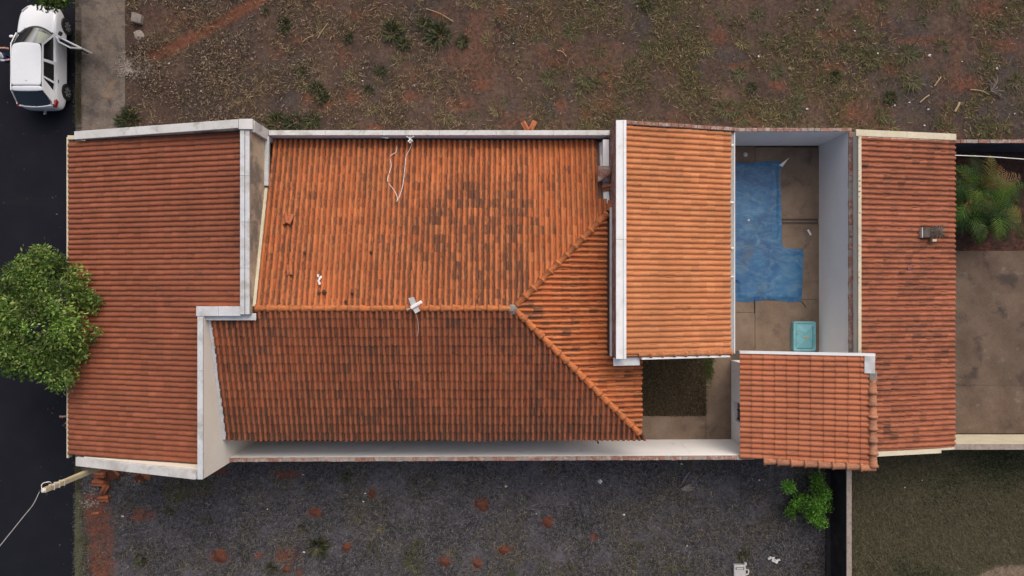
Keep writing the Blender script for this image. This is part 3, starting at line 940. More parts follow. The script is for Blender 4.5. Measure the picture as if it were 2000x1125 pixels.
# ================================================================== 3 pool pavilion
pp = empty('pool_pavilion', (5.3, 1.5, 0), 'poolside pavilion with clean pale orange lean-to roof and white coping', 'pavilion')
QX0, QX1, QZ0, QSL = 3.50, 7.12, 4.36, 0.262
qz = lambda x: QZ0 - (x - QX0) * QSL
QN, QS = 5.09, -2.14
MB().box(3.225, 3.49, -2.16, 5.20, 0, 4.52).build('wall', M['brick'], pp)
mb = MB().hexa([(3.494, 5.11, 0), (7.30, 5.11, 0), (7.30, 5.235, 0), (3.494, 5.235, 0)], [(3.494, 5.11, 4.44), (7.30, 5.11, 3.46), (7.30, 5.235, 3.46), (3.494, 5.235, 4.44)])
wl = mb.build('wall', M['mortar'], pp)
mb = None
for k in range(17):
    x = 3.52 + k * 0.222; L = 0.205
    z0 = 4.445 - (x - 3.494) * 0.2575; z1 = 4.445 - (x + L - 3.494) * 0.2575
    j = rnd.uniform(-.006, .006)
    MB().hexa([(x, 5.125 + j, z0), (x + L, 5.125 + j, z1), (x + L, 5.232 + j, z1), (x, 5.232 + j, z0)], [(x, 5.125 + j, z0 + .035), (x + L, 5.125 + j, z1 + .035), (x + L, 5.232 + j, z1 + .035), (x, 5.232 + j, z0 + .035)]).build('brick', M['brick'], wl)
coping_seg(pp, (3.33, -2.20, 4.60), (3.33, 5.20, 4.60), 0.22, 0.08, M['white_metal'], n=2)
coping_seg(pp, (3.49, -2.20, 4.615), (3.49, 5.20, 4.615), 0.095, 0.09, M['white_metal'], n=2)
coping_seg(pp, (3.18, -2.32, 4.30), (4.05, -2.32, 4.10), 0.26, 0.03, M['metal'], name='flashing')
coping_seg(pp, (3.185, -2.2, 3.72), (3.185, 2.6, 3.72), 0.07, 0.10, M['metal'], name='flashing', n=2)
rf = deck('roof', [[(QX0, QS, qz(QX0)), (QX1 - 0.03, QS, qz(QX1)), (QX1 - 0.03, QN, qz(QX1)), (QX0, QN, qz(QX0))]], pp)
tiled_slopes(rf, [dict(E0=(QX1, QS, qz(QX1)), u=(0, 1, 0), d=slope_vec(-1, 0, QSL), W=QN - QS, L=(QX1 - QX0) * math.hypot(1, QSL), pitch=0.1765, course=0.29, hump=0.050, ch=0.30, lift=0.018,
                       tints=T_POOL, dirt=lambda x, y, r: max(0, r.gauss(0.06, 0.05)), mat=M['tile_x'], twist=0.004, taper=0.96)])
coping_seg(pp, (4.06, QS - 0.085, qz(4.06) - 0.03), (7.10, QS - 0.085, qz(7.10) - 0.03), 0.07, 0.16, M['white_metal'], name='fascia')
MB().hexa([(7.15, QS, 3.26), (7.27, QS, 3.26), (7.27, QN, 3.26), (7.15, QN, 3.26)], [(7.15, QS, 3.32), (7.29, QS, 3.37), (7.29, QN, 3.37), (7.15, QN, 3.32)]).build('gutter', M['grey_plastic'], pp)
MB().box(7.272, 7.30, QS, QN, 3.25, 3.38).build('gutter_lip', M['white_metal'], pp)
for py in (283, 395, 484, 540):
    c = P(1427, py, 3.42)
    MB().box(c.x - 0.05, c.x + 0.10, c.y - 0.025, c.y + 0.025, 3.40, 3.425).build('gutter_bracket', M['white_plastic'], pp)
for yv in (-1.95, 0.6, 3.2, 5.0):
    MB().box(6.72, 6.92, yv - 0.1, yv + 0.1, 0.0, 3.34).build('post', M['white_wall'], pp)
MB().box(6.75, 6.9, QS + 0.02, 5.05, 3.24, 3.34).build('beam', M['wood'], pp)
cap_line(rf, (7.17, QS + 0.03, qz(7.17) + 0.03), (4.02, QS + 0.03, qz(4.02) + 0.03), 0.082, 0.40, T_POOL)

# ================================================================== boundary walls of the courtyard
def brick_wall(name, label, a, b, th, z, face_mat, course=0.21, zb=0.0):
    """plastered wall whose bare brick top course shows; a,b = inner face line, thickness to the left of a->b"""
    a = Vector((*a, 0)); b = Vector((*b, 0)); d = (b - a).normalized(); n = Vector((-d.y, d.x, 0))
    w = empty(name, ((a + b) / 2)[:], label, 'wall')
    q = [a, b, b + n * th, a + n * th]
    MB().hexa([(p.x, p.y, zb) for p in q], [(p.x, p.y, z - 0.05) for p in q]).build('masonry', face_mat, w)
    L = (b - a).length; k = int(L / course)
    for i in range(k):
        s = i * L / k
        if rnd.random() < 0.05: continue
        j = rnd.uniform(-0.010, 0.010); dz = rnd.uniform(-0.012, 0.010); e = rnd.uniform(0.006, 0.02)
        p0 = a + d * (s + e) + n * (0.012 + j); p1 = a + d * (s + L / k - e) + n * (0.012 + j)
        t = th - 0.02
        q = [p0, p1, p1 + n * t, p0 + n * t]
        MB().hexa([(p.x, p.y, z - 0.05) for p in q], [(p.x, p.y, z + dz) for p in q]).build('brick', M['brick'] if rnd.random() < 0.8 else M['mortar'], w)
    q = [a + n * 0.006, b + n * 0.006, b + n * (th - 0.01), a + n * (th - 0.01)]
    MB().hexa([(p.x, p.y, z - 0.05) for p in q], [(p.x, p.y, z - 0.022) for p in q]).build('mortar_bed', M['mortar'], w)
    return w


brick_wall('boundary_wall', 'white wall at the head of the pool with bare brick top', (7.30, 5.33), (11.58, 5.33), 0.13, 2.42, M['white_wall'])
brick_wall('boundary_wall', 'tall white wall beside the pool cover along the rear building', (11.49, 5.325), (11.49, -2.52), 0.0, 2.42, M['white_wall']) if False else None
w = brick_wall('boundary_wall', 'tall white wall beside the pool cover along the rear building', (11.49, -2.52), (11.49, 5.326), -0.12, 2.42, M['white_wall'])
brick_wall('boundary_wall', 'long white corridor wall with bare brick top beside the burnt lot', (8.20, -5.66), (-9.56, -5.74), 0.15, 2.60, M['white_wall'], 0.2)

# ================================================================== 4 wash house
wh = empty('wash_house', (9.9, -4.1, 0), 'small square outbuilding with tiled roof between the courtyard and rear building', 'outbuilding')
WX0, WX1, WZ0, WSL = 7.70, 11.70, 2.60, 0.247
WN, WS = -2.22, -5.74
wz = lambda x: WZ0 + (x - WX0) * WSL
MB().box(8.21, 8.36, -5.64, -4.86, 0, 2.45).box(8.21, 8.36, -4.86, -4.17, 0, 0.30).box(8.21, 8.36, -4.17, -2.70, 0, 2.45).box(8.21, 8.36, -4.86, -4.17, 1.45, 2.45).build('wall', M['white_wall'], wh)
MB().box(8.364, 11.48, -2.86, -2.70, 0, 2.45).build('wall', M['white_wall'], wh)
MB().box(8.21, 11.48, -5.80, -5.655, 0, 2.45).build('wall', M['white_wall'], wh)
MB().box(8.37, 8.40, -4.86, -4.17, 0.30, 1.45).build('window', M['glass'], wh)
for yv in (-4.84, -4.52, -4.2):
    MB().box(8.33, 8.368, yv, yv + 0.03, 0.30, 1.45).build('window_bar', M['wood'], wh)
rf = deck('roof', [[(WX0 + 0.03, WS, wz(WX0)), (WX1, WS, wz(WX1)), (WX1, WN, wz(WX1)), (WX0 + 0.03, WN, wz(WX0))]], wh)
tiled_slopes(rf, [dict(E0=(WX0, WN, wz(WX0)), u=(0, -1, 0), d=slope_vec(1, 0, WSL), W=WN - WS, L=(WX1 - WX0) * math.hypot(1, WSL), pitch=0.180, course=0.362, hump=0.050, ch=0.32, lift=0.026,
                       tints=T_WASH, dirt=lambda x, y, r: max(0, r.gauss(0.11, 0.06)), mat=M['tile_x'], twist=0.005, taper=0.95)])
MB().hexa([(WX0 - .02, WN + .01, wz(WX0) - .08), (WX1 + .05, WN + .01, wz(WX1) - .08), (WX1 + .05, WN + .10, wz(WX1) - .08), (WX0 - .02, WN + .10, wz(WX0) - .08)],
          [(WX0 - .02, WN + .01, wz(WX0) + .07), (WX1 + .05, WN + .01, wz(WX1) + .07), (WX1 + .05, WN + .10, wz(WX1) + .07), (WX0 - .02, WN + .10, wz(WX0) + .07)]).build('fascia', M['white_metal'], wh)
MB().hexa([(11.42, -2.76, wz(11.42) + .06), (11.72, -2.76, wz(11.72) + .06), (11.72, -2.20, wz(11.72) + .06), (11.42, -2.20, wz(11.42) + .06)],
          [(11.42, -2.76, wz(11.42) + .10), (11.72, -2.76, wz(11.72) + .10), (11.72, -2.20, wz(11.72) + .10), (11.42, -2.20, wz(11.42) + .10)]).build('flashing', M['metal'], wh)
MB().box(11.56, 11.82, -3.05, -2.70, 3.45, 3.66).build('mortar_lump', M['rubble'], wh, bevel=0.04)
cap_line(rf, (11.70, -5.80, wz(11.7) + 0.03), (11.68, -3.02, wz(11.68) + 0.02), 0.125, 0.40, T_CAPOLD)
cap_line(rf, (8.42, -5.80, wz(8.42) + 0.03), (11.72, -5.83, wz(11.72) + 0.03), 0.115, 0.40, T_CAPOLD)
MB().box(11.66, 11.80, -5.90, -5.72, 3.25, 3.62).build('end_plaster', M['coping'], wh)

# ================================================================== 5 rear building
rb = empty('rear_building', (13.4, 0, 0), 'rear building with weathered red roof and ivory edge strips', 'building')
BX0, BX1, BZ0, BSL = 11.66, 15.28, 2.78, 0.205
BN, BS = 5.07, -5.50
bz = lambda x: BZ0 - (x - BX0) * BSL
MB().box(11.63, 11.80, -5.5, 5.3, 0, 2.66).box(11.804, 14.9, 5.12, 5.3, 0, 1.98).box(11.804, 14.9, -5.5, -5.32, 0, 1.98).box(14.75, 14.9, -5.315, 5.115, 0, 1.98).build('wall', M['cream'], rb)
rf = deck('roof', [[(BX0, BS, bz(BX0)), (BX1 - 0.04, BS, bz(BX1)), (BX1 - 0.04, BN, bz(BX1)), (BX0, BN, bz(BX0))]], rb)


def dirt_rear(x, y, r):
    return max(0.0, 0.08 + 0.28 * float(fbm(x * 0.8, y * 0.6, 27)) + r.gauss(0, 0.07))


tiled_slopes(rf, [dict(E0=(BX1, BS, bz(BX1)), u=(0, 1, 0), d=slope_vec(-1, 0, BSL), W=BN - BS, L=(BX1 - BX0) * math.hypot(1, BSL), pitch=0.1805, course=0.283, hump=0.060, lift=0.030,
                       tints=T_REAR, dirt=dirt_rear, mat=M['tile_x'], twist=0.018, taper=0.80)])
coping_seg(rb, (11.50, 5.20, 2.83), (15.30, 5.20, 2.12), 0.22, 0.08, M['ivory'], n=2)
coping_seg(rb, (11.645, -2.3, 2.80), (11.645, 5.08, 2.80), 0.11, 0.10, M['ivory'], n=2)
coping_seg(rb, (11.9, -5.60, bz(11.9) - 0.01), (14.75, -5.60, bz(14.75) - 0.01), 0.16, 0.14, M['ivory'], name='fascia')
coping_seg(rb, (14.76, -5.55, bz(14.76) - 0.03), (15.3, -5.55, bz(15.3) - 0.03), 0.08, 0.12, M['ivory'], name='fascia')
# rooftop vent on the rear roof
vc = P(1815, 455, 2.35)
vt = empty('roof_vent', (vc.x, vc.y, bz(vc.x)), 'small slatted square vent hat on the weathered rear roof', 'vent')
zb = bz(vc.x)
MB().box(vc.x - 0.16, vc.x + 0.16, vc.y - 0.15, vc.y + 0.15, zb - 0.05, zb + 0.20).build('shaft', M['brick'], vt)
mb = MB()
top = Vector((vc.x + 0.16, vc.y + 0.05, zb + 0.42))
for k in range(14):
    a = 2 * math.pi * k / 14
    e = Vector((vc.x + 0.16 + 0.24 * max(-1, min(1, 1.35 * math.cos(a))), vc.y + 0.02 + 0.22 * max(-1, min(1, 1.35 * math.sin(a))), zb + 0.27))
    mb.bar(top, e, 0.045, 0.03)
mb.build('cap', M['kerb'], vt)
MB().box(vc.x - 0.34, vc.x - 0.10, vc.y - 0.17, vc.y + 0.17, zb + 0.10, zb + 0.30).build('hood', M['kerb'], vt, bevel=0.01)
MB().box(vc.x - 0.37, vc.x - 0.345, vc.y - 0.17, vc.y + 0.17, zb + 0.10, zb + 0.32).build('hood_edge', M['metal'], vt)
MB().box(vc.x + 0.02, vc.x + 0.16, vc.y - 0.30, vc.y - 0.22, zb + 0.10, zb + 0.26).build('bracket', M['ivory'], vt)
c = P(1777, 522, 2.4)
mb = MB()
for k in range(7):
    a, b = rnd.uniform(-.12, .12), rnd.uniform(-.05, .05)
    mb.bar((c.x + a, c.y + b, bz(c.x) + .07), (c.x + a + rnd.uniform(-.07, .07), c.y + b + rnd.uniform(-.05, .05), bz(c.x) + .09), 0.05, 0.015)
tag(mb.build('plastic_scrap', M['purple']), 'faded purple plastic scrap lying on the weathered rear roof', 'scrap')

# ================================================================== other walls
def plain_wall(name, label, x0, x1, y0, y1, z, mat, top_mat, brick=None, parts=True):
    w = empty(name, ((x0 + x1) / 2, (y0 + y1) / 2, 0), label, 'wall')
    MB().box(x0, x1, y0, y1, 0, z - 0.04).build('masonry', mat, w)
    if brick:
        s = x0 + 0.01
        while s < min(x1, 24):
            MB().box(s, s + 0.195, y0 + 0.012, y1 - 0.01, z - 0.04, z + rnd.uniform(-.012, .01)).build('brick', M['brick'] if rnd.random() < .8 else M['mortar'], w)
            s += 0.21
    else:
        MB().box(x0 - 0.004, x1 + 0.004, y0 - 0.004, y1 + 0.004, z - 0.04, z).build('capping', top_mat, w)
    return w


plain_wall('garden_wall', 'dark blue wall with bare brick top behind the palm', 14.95, 45, 5.10, 5.24, 1.60, M['blue_wall'], None, True)
plain_wall('garden_wall', 'low cream wall between the rear yard slab and olive turf', 14.95, 45, -5.66, -5.48, 1.74, M['ivory'], M['mortar'])
w = plain_wall('lot_wall', 'blackened wall with pale top between burnt lot and olive turf', P(1619, 0).x, P(1619, 0).x + 0.17, -45, -5.86, 1.42, M['dark_wall'], M['mortar'])
MB().box(P(1619, 0).x - 0.16, P(1619, 0).x - 0.003, -45, -5.9, 0, 0.16).build('footing', M['dark_wall'], w)

# rear yard paving
yd = empty('yard_paving', (17, -2, 0), 'brown stained concrete paving of the rear yard', 'paving')
tag(yd, kind='structure')
slab(1790, 2300, 490, 752, 'yard_slab', yd, 0.075, 0.003)
slab(1790, 2300, 752, 846, 'yard_slab', yd, 0.075, 0.003)

# ================================================================== courtyard objects
# pool cover
tb = [(312, 1533), (318, 1529), (340, 1524), (430, 1527), (478, 1528), (484, 1531), (487, 1570), (520, 1569), (590, 1566)]
vv = []; ff = []; nxs, nys = 54, 132
for j in range(nys):
    py = 316 + (588 - 316) * j / (nys - 1)
    xr = np.interp(py, [a for a, b in tb], [b for a, b in tb]); xl = 1395 if py < 545 else 1434
    xl = float(np.interp(py, [535, 550], [1395, 1436]))
    for i in range(nxs):
        px = xl + (xr - xl) * i / (nxs - 1)
        e = min(i, nxs - 1 - i, j, nys - 1 - j)
        yy = py + 2.0 * math.sin(px * 0.07) * (1 if j in (0, nys - 1) else 0)
        p = P(px, yy, 0.05)
        z = 0.045 + min(e, 4) / 4 * (0.015 + 0.05 * float(fbm(p.x * 2.2, p.y * 1.5, 2)) + 0.018 * float(fbm(p.x * 9, p.y * 7, 4)))
        z += 0.012 * math.sin((px - 1500) * 0.55) * (1 if px > 1505 and py < 470 else 0.2)
        vv.append((p.x, p.y, z))
for j in range(nys - 1):
    for i in range(nxs - 1):
        a = j * nxs + i
        ff.append((a, a + nxs, a + nxs + 1, a + 1))
pc = empty('pool_cover', P(1490, 450), 'wrinkled blue tarpaulin cover over the L-shaped pool', 'pool cover')
o = bpy.data.objects.new('sheet', mesh_np('sheet', vv, np.array(ff), M['tarp'], None, True)); place(o, pc)
a, b, c = P(1521, 323, 0.08), P(1541, 308, 0.16), P(1528, 326, 0.10)
MB().hexa([a, c, b], [p + Vector((0, 0, 0.02)) for p in (a, c, b)]).build('corner_flap', M['white_plastic'], pc)
for (x0, y0), (x1, y1) in (((1567, 487), (1575, 479)), ((1566, 588), (1574, 600)), ((1516, 484), (1511, 474)), ((1474, 586), (1474, 612))):
    a, b = P(x0, y0, 0.07), P(x1, y1, 0.05)
    MB().tube([a, b], 0.012, 5).build('tie_cord', M['dark_plastic'], pc)
a = P(1462, 430, 0.1)
MB().box(a.x - .04, a.x + .04, a.y - .04, a.y + .04, 0.08, 0.125).build('buckle', M['grey_plastic'], pc, bevel=0.01)
a = P(1456, 302, 0.04)
tag(MB().lathe([(0, 0.03), (0.05, 0.028), (0.075, 0.02), (0.085, 0.0)], (a.x, a.y, 0.037), n=16).build('drain_cap', M['coping']), 'round pale drain cap on the courtyard floor above the pool cover', 'drain cap')
a = P(1580, 452, 0.04)
mb = MB()
for k in range(4): mb.bar((a.x - .05 + .03 * k, a.y + .06 - .05 * k, .042), (a.x - .01 + .03 * k, a.y + .02 - .05 * k, .046), 0.07, 0.012)
tag(mb.build('paper_scrap', M['litter']), 'grey paper scrap on concrete beside the pool cover', 'scrap')

# turquoise lid
c = P(1571.5, 657, 0.25)
ld = empty('tank_lid', (c.x, c.y, 0.037), 'turquoise fibreglass water tank lid with shallow pyramid, on courtyard floor', 'tank lid')
hx, hy = 0.42, 0.55
mb = MB()
rng_ = [(1.0, 0.04), (1.0, 0.24), (0.98, 0.265), (0.86, 0.265), (0.84, 0.235), (0.78, 0.235)]


def rrect(k, z, rad=0.07, cx=0.0):
    w, h = hx - (1 - k) * hx, hy - (1 - k) * hx
    pts = []
    for sx, sy, a0 in ((1, 1, 0), (-1, 1, 90), (-1, -1, 180), (1, -1, 270)):
        for t in range(4):
            a = R(a0 + 30 * t)
            pts.append((c.x + sx * (w - rad) + rad * math.cos(a), c.y + sy * (h - rad) + rad * math.sin(a), z))
    return pts


rings = [rrect(k, z, 0.07 * k) for k, z in rng_]
n = len(rings[0])
fs = []
for q in range(len(rings) - 1):
    for i in range(n): fs.append([q * n + i, q * n + (i + 1) % n, (q + 1) * n + (i + 1) % n, (q + 1) * n + i])
mb.add([p for r_ in rings for p in r_], fs)
mb.build('rim', M['turquoise'], ld)
wi, hi = hx * 0.78 - 0.004, hy - 0.22 * hx - 0.004
MB().add([(c.x - wi, c.y - hi, .232), (c.x + wi, c.y - hi, .232), (c.x + wi, c.y + hi, .232), (c.x - wi, c.y + hi, .232), (c.x, c.y - .12, .33), (c.x, c.y + .12, .33)],
         [[0, 1, 4], [1, 2, 5, 4], [2, 3, 5], [3, 0, 4, 5]]).build('pyramid', M['turquoise'], ld)
for (x0, y0, x1, y1) in ((-.30, -.40, -.30, .40), (-.30, .42, .28, .42), (.31, -.42, .31, .38), (-.28, -.44, .30, -.44)):
    MB().bar((c.x + x0, c.y + y0, .236), (c.x + x1, c.y + y1, .236), 0.022, 0.006).build('groove_dirt', M['turq_dark'], ld)  # thin dark turquoise strips along the inside of the rim
mb = MB()
for dx, dy in ((-.02, 0), (.05, .01)):
    mb.lathe([(0.0, 0.035), (0.035, 0.03), (0.05, 0.0)], (c.x + dx, c.y + dy - .02, .322), n=7)
mb.build('knob', M['knob'], ld)


def shift(o, dz): o.location.z += dz


# ------------------------------------------------------------------ roof-top odds and ends
ac = P(806, 598, 4.7)
an = empty('antenna', (ac.x, ac.y, 4.35), 'white boom antenna with grey plate reflector on the house ridge', 'antenna')
MB().tube([(ac.x - .02, ac.y - .02, 4.30), (ac.x - .02, ac.y - .02, 4.72)], 0.02, 8).build('mast', M['metal'], an)
MB().bar(P(802, 602, 4.70), P(824, 589, 4.72), 0.11, 0.08).build('boom', M['white_plastic'], an, bevel=0.03)
a, b, cc = P(798.5, 582, 4.68), P(804, 597, 4.66), P(812, 612, 4.68)
wv = Vector((0.16, 0.03, 0))
MB().hexa([a, b, b + wv, a + wv], [p + Vector((0, 0, .02)) for p in (a, b, b + wv, a + wv)]).build('reflector', M['grey_plastic'], an)
wv = Vector((0.14, 0.08, 0))
MB().hexa([b, cc, cc + wv, b + wv], [p + Vector((0, 0, .02)) for p in (b, cc, cc + wv, b + wv)]).build('reflector', M['grey_plastic'], an)
MB().tube([a, b, cc], 0.018, 6).build('reflector_edge', M['white_plastic'], an)
MB().tube([P(803, 601, 4.66), P(796, 606, 4.5), P(794, 604, 4.45), P(799, 603, 4.48)], 0.014, 5).build('clamp', M['white_plastic'], an)


def roofn(px, py):
    z = 4.0
    for _ in range(6):
        p = P(px, py, z); z = nz(p.y) + 0.118
    return P(px, py, z)


def polyline(pts, k=4):
    pts = [Vector(p) for p in pts]; out = []
    for i in range(len(pts) - 1):
        p0 = pts[max(i - 1, 0)]; p1 = pts[i]; p2 = pts[i + 1]; p3 = pts[min(i + 2, len(pts) - 1)]
        for t in range(k):
            s = t / k
            out.append(0.5 * ((2 * p1) + (-p0 + p2) * s + (2 * p0 - 5 * p1 + 4 * p2 - p3) * s * s + (-p0 + 3 * p1 - 3 * p2 + p3) * s ** 3))
    out.append(pts[-1])
    return out


tag(MB().tube(polyline([roofn(*p) for p in ((812, 614), (816, 628), (817, 645), (815, 656))]), 0.009, 4).build('antenna_cable', M['cable']), 'thin cable trailing from the antenna down the darker slope', 'cable')
tag(MB().tube(polyline([roofn(*p) for p in ((775, 285), (773, 297), (762, 306), (764, 325), (757, 352), (770, 372), (776, 386), (775, 394))]), 0.013, 4).build('roof_cable', M['cable_white']),
    'white cable with several bends lying on the orange slope', 'cable')
tag(MB().tube(polyline([roofn(*p) for p in ((804, 281), (800, 292), (793, 305), (791, 325), (787, 360), (782, 378), (777, 391))]), 0.013, 4).build('roof_cable', M['cable_white']),
    'straighter white cable running down from the wall bracket over the orange slope', 'cable')
mb = MB()
b0 = P(801, 271, 3.2)
for q in ((794, 266), (808, 266), (797, 277), (806, 276), (801, 262)):
    mb.bar(b0, P(q[0], q[1], 3.30), 0.03, 0.025)
mb.bar((b0.x, b0.y + .06, 3.18), (b0.x, b0.y - .14, 3.16), 0.07, 0.06)
tag(mb.build('cable_bracket', M['white_plastic']), 'white spidery cable bracket on the coped wall over the orange slope', 'bracket')
a = P(751, 267, 3.2)
tag(MB().bar((a.x - .12, a.y + .02, 3.17), (a.x + .12, a.y - .02, 3.17), 0.08, 0.03).build('metal_offcut', M['metal'], None), 'bent sheet metal offcut stuck in the north gutter', 'offcut')

LT = tint_mesh('loose_tile', *tile_shape(0.19, 0.36, 0.06, 0.0), (0.33, 0.11, 0.05, 0.2), M['tile_x'])


def loose_tile(loc, rz, tilt, label, group=None, s=1.0, flip=False):
    o = bpy.data.objects.new('loose_tile', LT); COL.objects.link(o)
    o.matrix_world = Matrix.Translation(loc) @ Matrix.Rotation(rz, 4, 'Z') @ Matrix.Rotation(tilt, 4, 'X') @ Matrix.Scale(s, 4) @ Matrix.Translation((-0.1, -0.18, 0))
    m = o.modifiers.new('solid', 'SOLIDIFY'); m.thickness = 0.014; m.offset = -1
    tag(o, label, 'roof tile', group)
    return o


p = roofn(563, 428); loose_tile(p + Vector((-.07, 0, .05)), R(14), R(-22), 'pair of loose tiles lying crosswise on the orange slope', 'loose pair on the orange slope')
loose_tile(p + Vector((.07, -.01, .06)), R(-16), R(-20), 'pair of loose tiles lying crosswise on the orange slope', 'loose pair on the orange slope')
p = roofn(566, 527); loose_tile(p, R(8), R(-14), 'single slipped tile lying near the west end of the orange slope')
p = roofn(1186, 366); loose_tile(p + Vector((0, 0, .06)), R(100), R(-6), 'dark loose tile wedged between the orange slope and coped wall')
p = roofn(1190, 405); loose_tile(p + Vector((.02, .04, .10)), R(-10), R(-10), 'loose tile dropped at the top of the hip beside coped wall')
loose_tile(P(1026, 246, 0.2), R(30), R(14), 'orange tiles leaning together outside the house in the weedy lot', 'tiles leaning in the weedy lot')
loose_tile(P(1041, 245, 0.2), R(-28), R(14), 'orange tiles leaning together outside the house in the weedy lot', 'tiles leaning in the weedy lot')
p = roofn(625, 543)
mb = MB()
for k in range(6):
    a = Vector((rnd.gauss(0, .03), 0.12 - .05 * k, .03)); b = a + Vector((rnd.gauss(0, .03), -.08, rnd.uniform(0, .03)))
    mb.bar(p + a, p + b, 0.055, 0.03)
tag(mb.build('plastic_bag', M['white_plastic']), 'crumpled white plastic scrap lying on the orange slope', 'scrap')
for px, py, r_ in ((623, 572, .05), (633, 570, .07), (688, 572, .05), (676, 588, .05), (725, 492, .045), (595, 493, .04)):
    p = roofn(px, py)
    mb = MB().lathe([(0, r_), (r_ * .7, r_ * .8), (r_, r_ * .3), (r_ * .9, -.02)], p, n=8)
    for v in mb.v: v += Vector((rnd.gauss(0, .01), rnd.gauss(0, .01), rnd.gauss(0, .006)))
    tag(mb.build('dirt_clod', M['wood']), 'dark clod of debris lodged among the orange slope tiles', 'debris', 'clods on the orange slope')

# ------------------------------------------------------------------ pole, wires
top = P(85, 958, 5.0); base = P(256, 887, 0.0)
base.z = 0.0
po = empty('utility_pole', (base.x, base.y, 0), 'slender square concrete meter pole beside the front building', 'pole')
mb = MB()
mb.hexa([(base.x - .10, base.y - .09, 0), (base.x + .10, base.y - .09, 0), (base.x + .10, base.y + .09, 0), (base.x - .10, base.y + .09, 0)],
        [(top.x - .075, top.y - .07, 5), (top.x + .075, top.y - .07, 5), (top.x + .075, top.y + .07, 5), (top.x - .075, top.y + .07, 5)])
mb.build('shaft', M['pole'], po, bevel=0.015)
MB().lathe([(0.0, 0.05), (0.05, 0.045), (0.075, 0.0)], (top.x, top.y, 5.0), n=10).build('cap', M['coping'], po)
for z in (4.1, 4.35, 4.6):
    t = z / 5
    q = base.lerp(top, t)
    MB().box(q.x - .095, q.x + .095, q.y - .09, q.y + .09, z, z + 0.012).build('band', M['metal'], po)
MB().tube(polyline([(top.x + .05, top.y + .07, 4.7), (top.x + .1, top.y + .22, 4.85), (top.x - .05, top.y + .2, 4.98), (top.x - .06, top.y + .05, 5.0)]), 0.012, 5).build('service_loop', M['cable_white'], po)
MB().tube([(top.x - .1, top.y, 4.93), (top.x - .18, top.y - .03, 4.93)], 0.03, 8).build('insulator', M['dark_plastic'], po)
MB().tube([(top.x + .03, top.y - .1, 4.9), (top.x + .03, top.y - .17, 4.9)], 0.025, 8).build('insulator', M['dark_plastic'], po)
MB().bar(P(203, 902, 3.2), P(203, 914, 3.2), 0.03, 0.02).build('strap', M['metal'], po)
wpts = [Vector((top.x - .16, top.y - .03, 4.93)), P(65, 985, 4.85), P(45, 1010, 4.75), P(0, 1066, 4.6), P(-60, 1140, 4.5), P(-260, 1390, 4.6)]
tag(MB().tube(polyline(wpts), 0.013, 5).build('overhead_wire', M['cable']), 'overhead service wire leading from the pole across the road', 'wire')
tag(MB().tube(polyline([Vector((15.2, P(0, 303, 2.0).y, 2.0)), P(1930, 306, 2.0), P(2000, 311, 2.0), P(2200, 325, 2.0)]), 0.016, 5).build('clothes_line', M['cable_white']), 'white clothes line stretched over the yard beside the palm', 'line')

# stacked spare tiles by the pole
st = P(203, 945)
tg = 'spare terracotta tile in the pile beside the pole'
for k in range(5):
    loose_tile((st.x - .02 + rnd.uniform(-.02, .02), st.y + .40, .03 + .05 * k), R(90 + rnd.uniform(-4, 4)), R(rnd.uniform(-4, 4)), tg, 'spare tiles piled by the pole', 1.05)
for k in range(5):
    loose_tile((st.x - .05 + rnd.uniform(-.03, .03), st.y + .10, .03 + .055 * k), R(62 + 6 * k), R(rnd.uniform(-8, 8)), tg, 'spare tiles piled by the pole', 1.2)
for k in range(4):
    loose_tile((st.x + .10 + rnd.uniform(-.03, .03), st.y - .14, .03 + .05 * k), R(150 + rnd.uniform(-8, 8)), R(rnd.uniform(-5, 5)), tg, 'spare tiles piled by the pole', 1.15)
for k in range(4):
    loose_tile((st.x + .06 + rnd.uniform(-.03, .03), st.y - .50, .03 + .05 * k), R(95 + rnd.uniform(-5, 5)), R(rnd.uniform(-4, 4)), tg, 'spare tiles piled by the pole', 1.1)
for k, (px, py, a) in enumerate(((270, 932, 10), (285, 930, 70), (225, 922, 40))):
    loose_tile(P(px, py, .05), R(a), R(6), 'loose terracotta tile lying against the foot of front building', 'tiles at the front building foot', 1.0)
loose_tile(P(187, 1004, .04), R(100), 0, 'lone orange tile shard lying on the bare red path', None, 0.8)

# ================================================================== vegetation helpers
def blades(pos, theta, tilt, length, width, cols, bend=0.0):
    """one thin triangle per blade"""
    n = len(pos)
    d = np.stack([np.cos(theta) * np.cos(tilt), np.sin(theta) * np.cos(tilt), np.sin(tilt)], 1)
    s = np.stack([-np.sin(theta), np.cos(theta), np.zeros(n)], 1)
    a = pos - s * (width / 2)[:, None]; b = pos + s * (width / 2)[:, None]; c = pos + d * length[:, None]
    v = np.stack([a, b, c], 1).reshape(-1, 3)
    f = np.arange(3 * n).reshape(-1, 3)
    return v, f, np.repeat(cols, 3, 0)


def pick(pal, n, var=0.25):
    pal = np.array(pal); c = pal[rng.integers(0, len(pal), n)]
    return c * (1 + rng.uniform(-var, var, (n, 1)))


def stuff_obj(name, label, v, f, c, mat, cat='grass'):
    o = bpy.data.objects.new(name, mesh_np(name, v, f, mat, c)); COL.objects.link(o)
    tag(o, label, cat, None, 'stuff')
    return o


k0 = CAM_H / FPX
def region(n, px0, px1, py0, py1):
    px = rng.uniform(px0, px1, n); py = rng.uniform(py0, py1, n)
    return (px - 1000) * k0, (562.5 - py) * k0


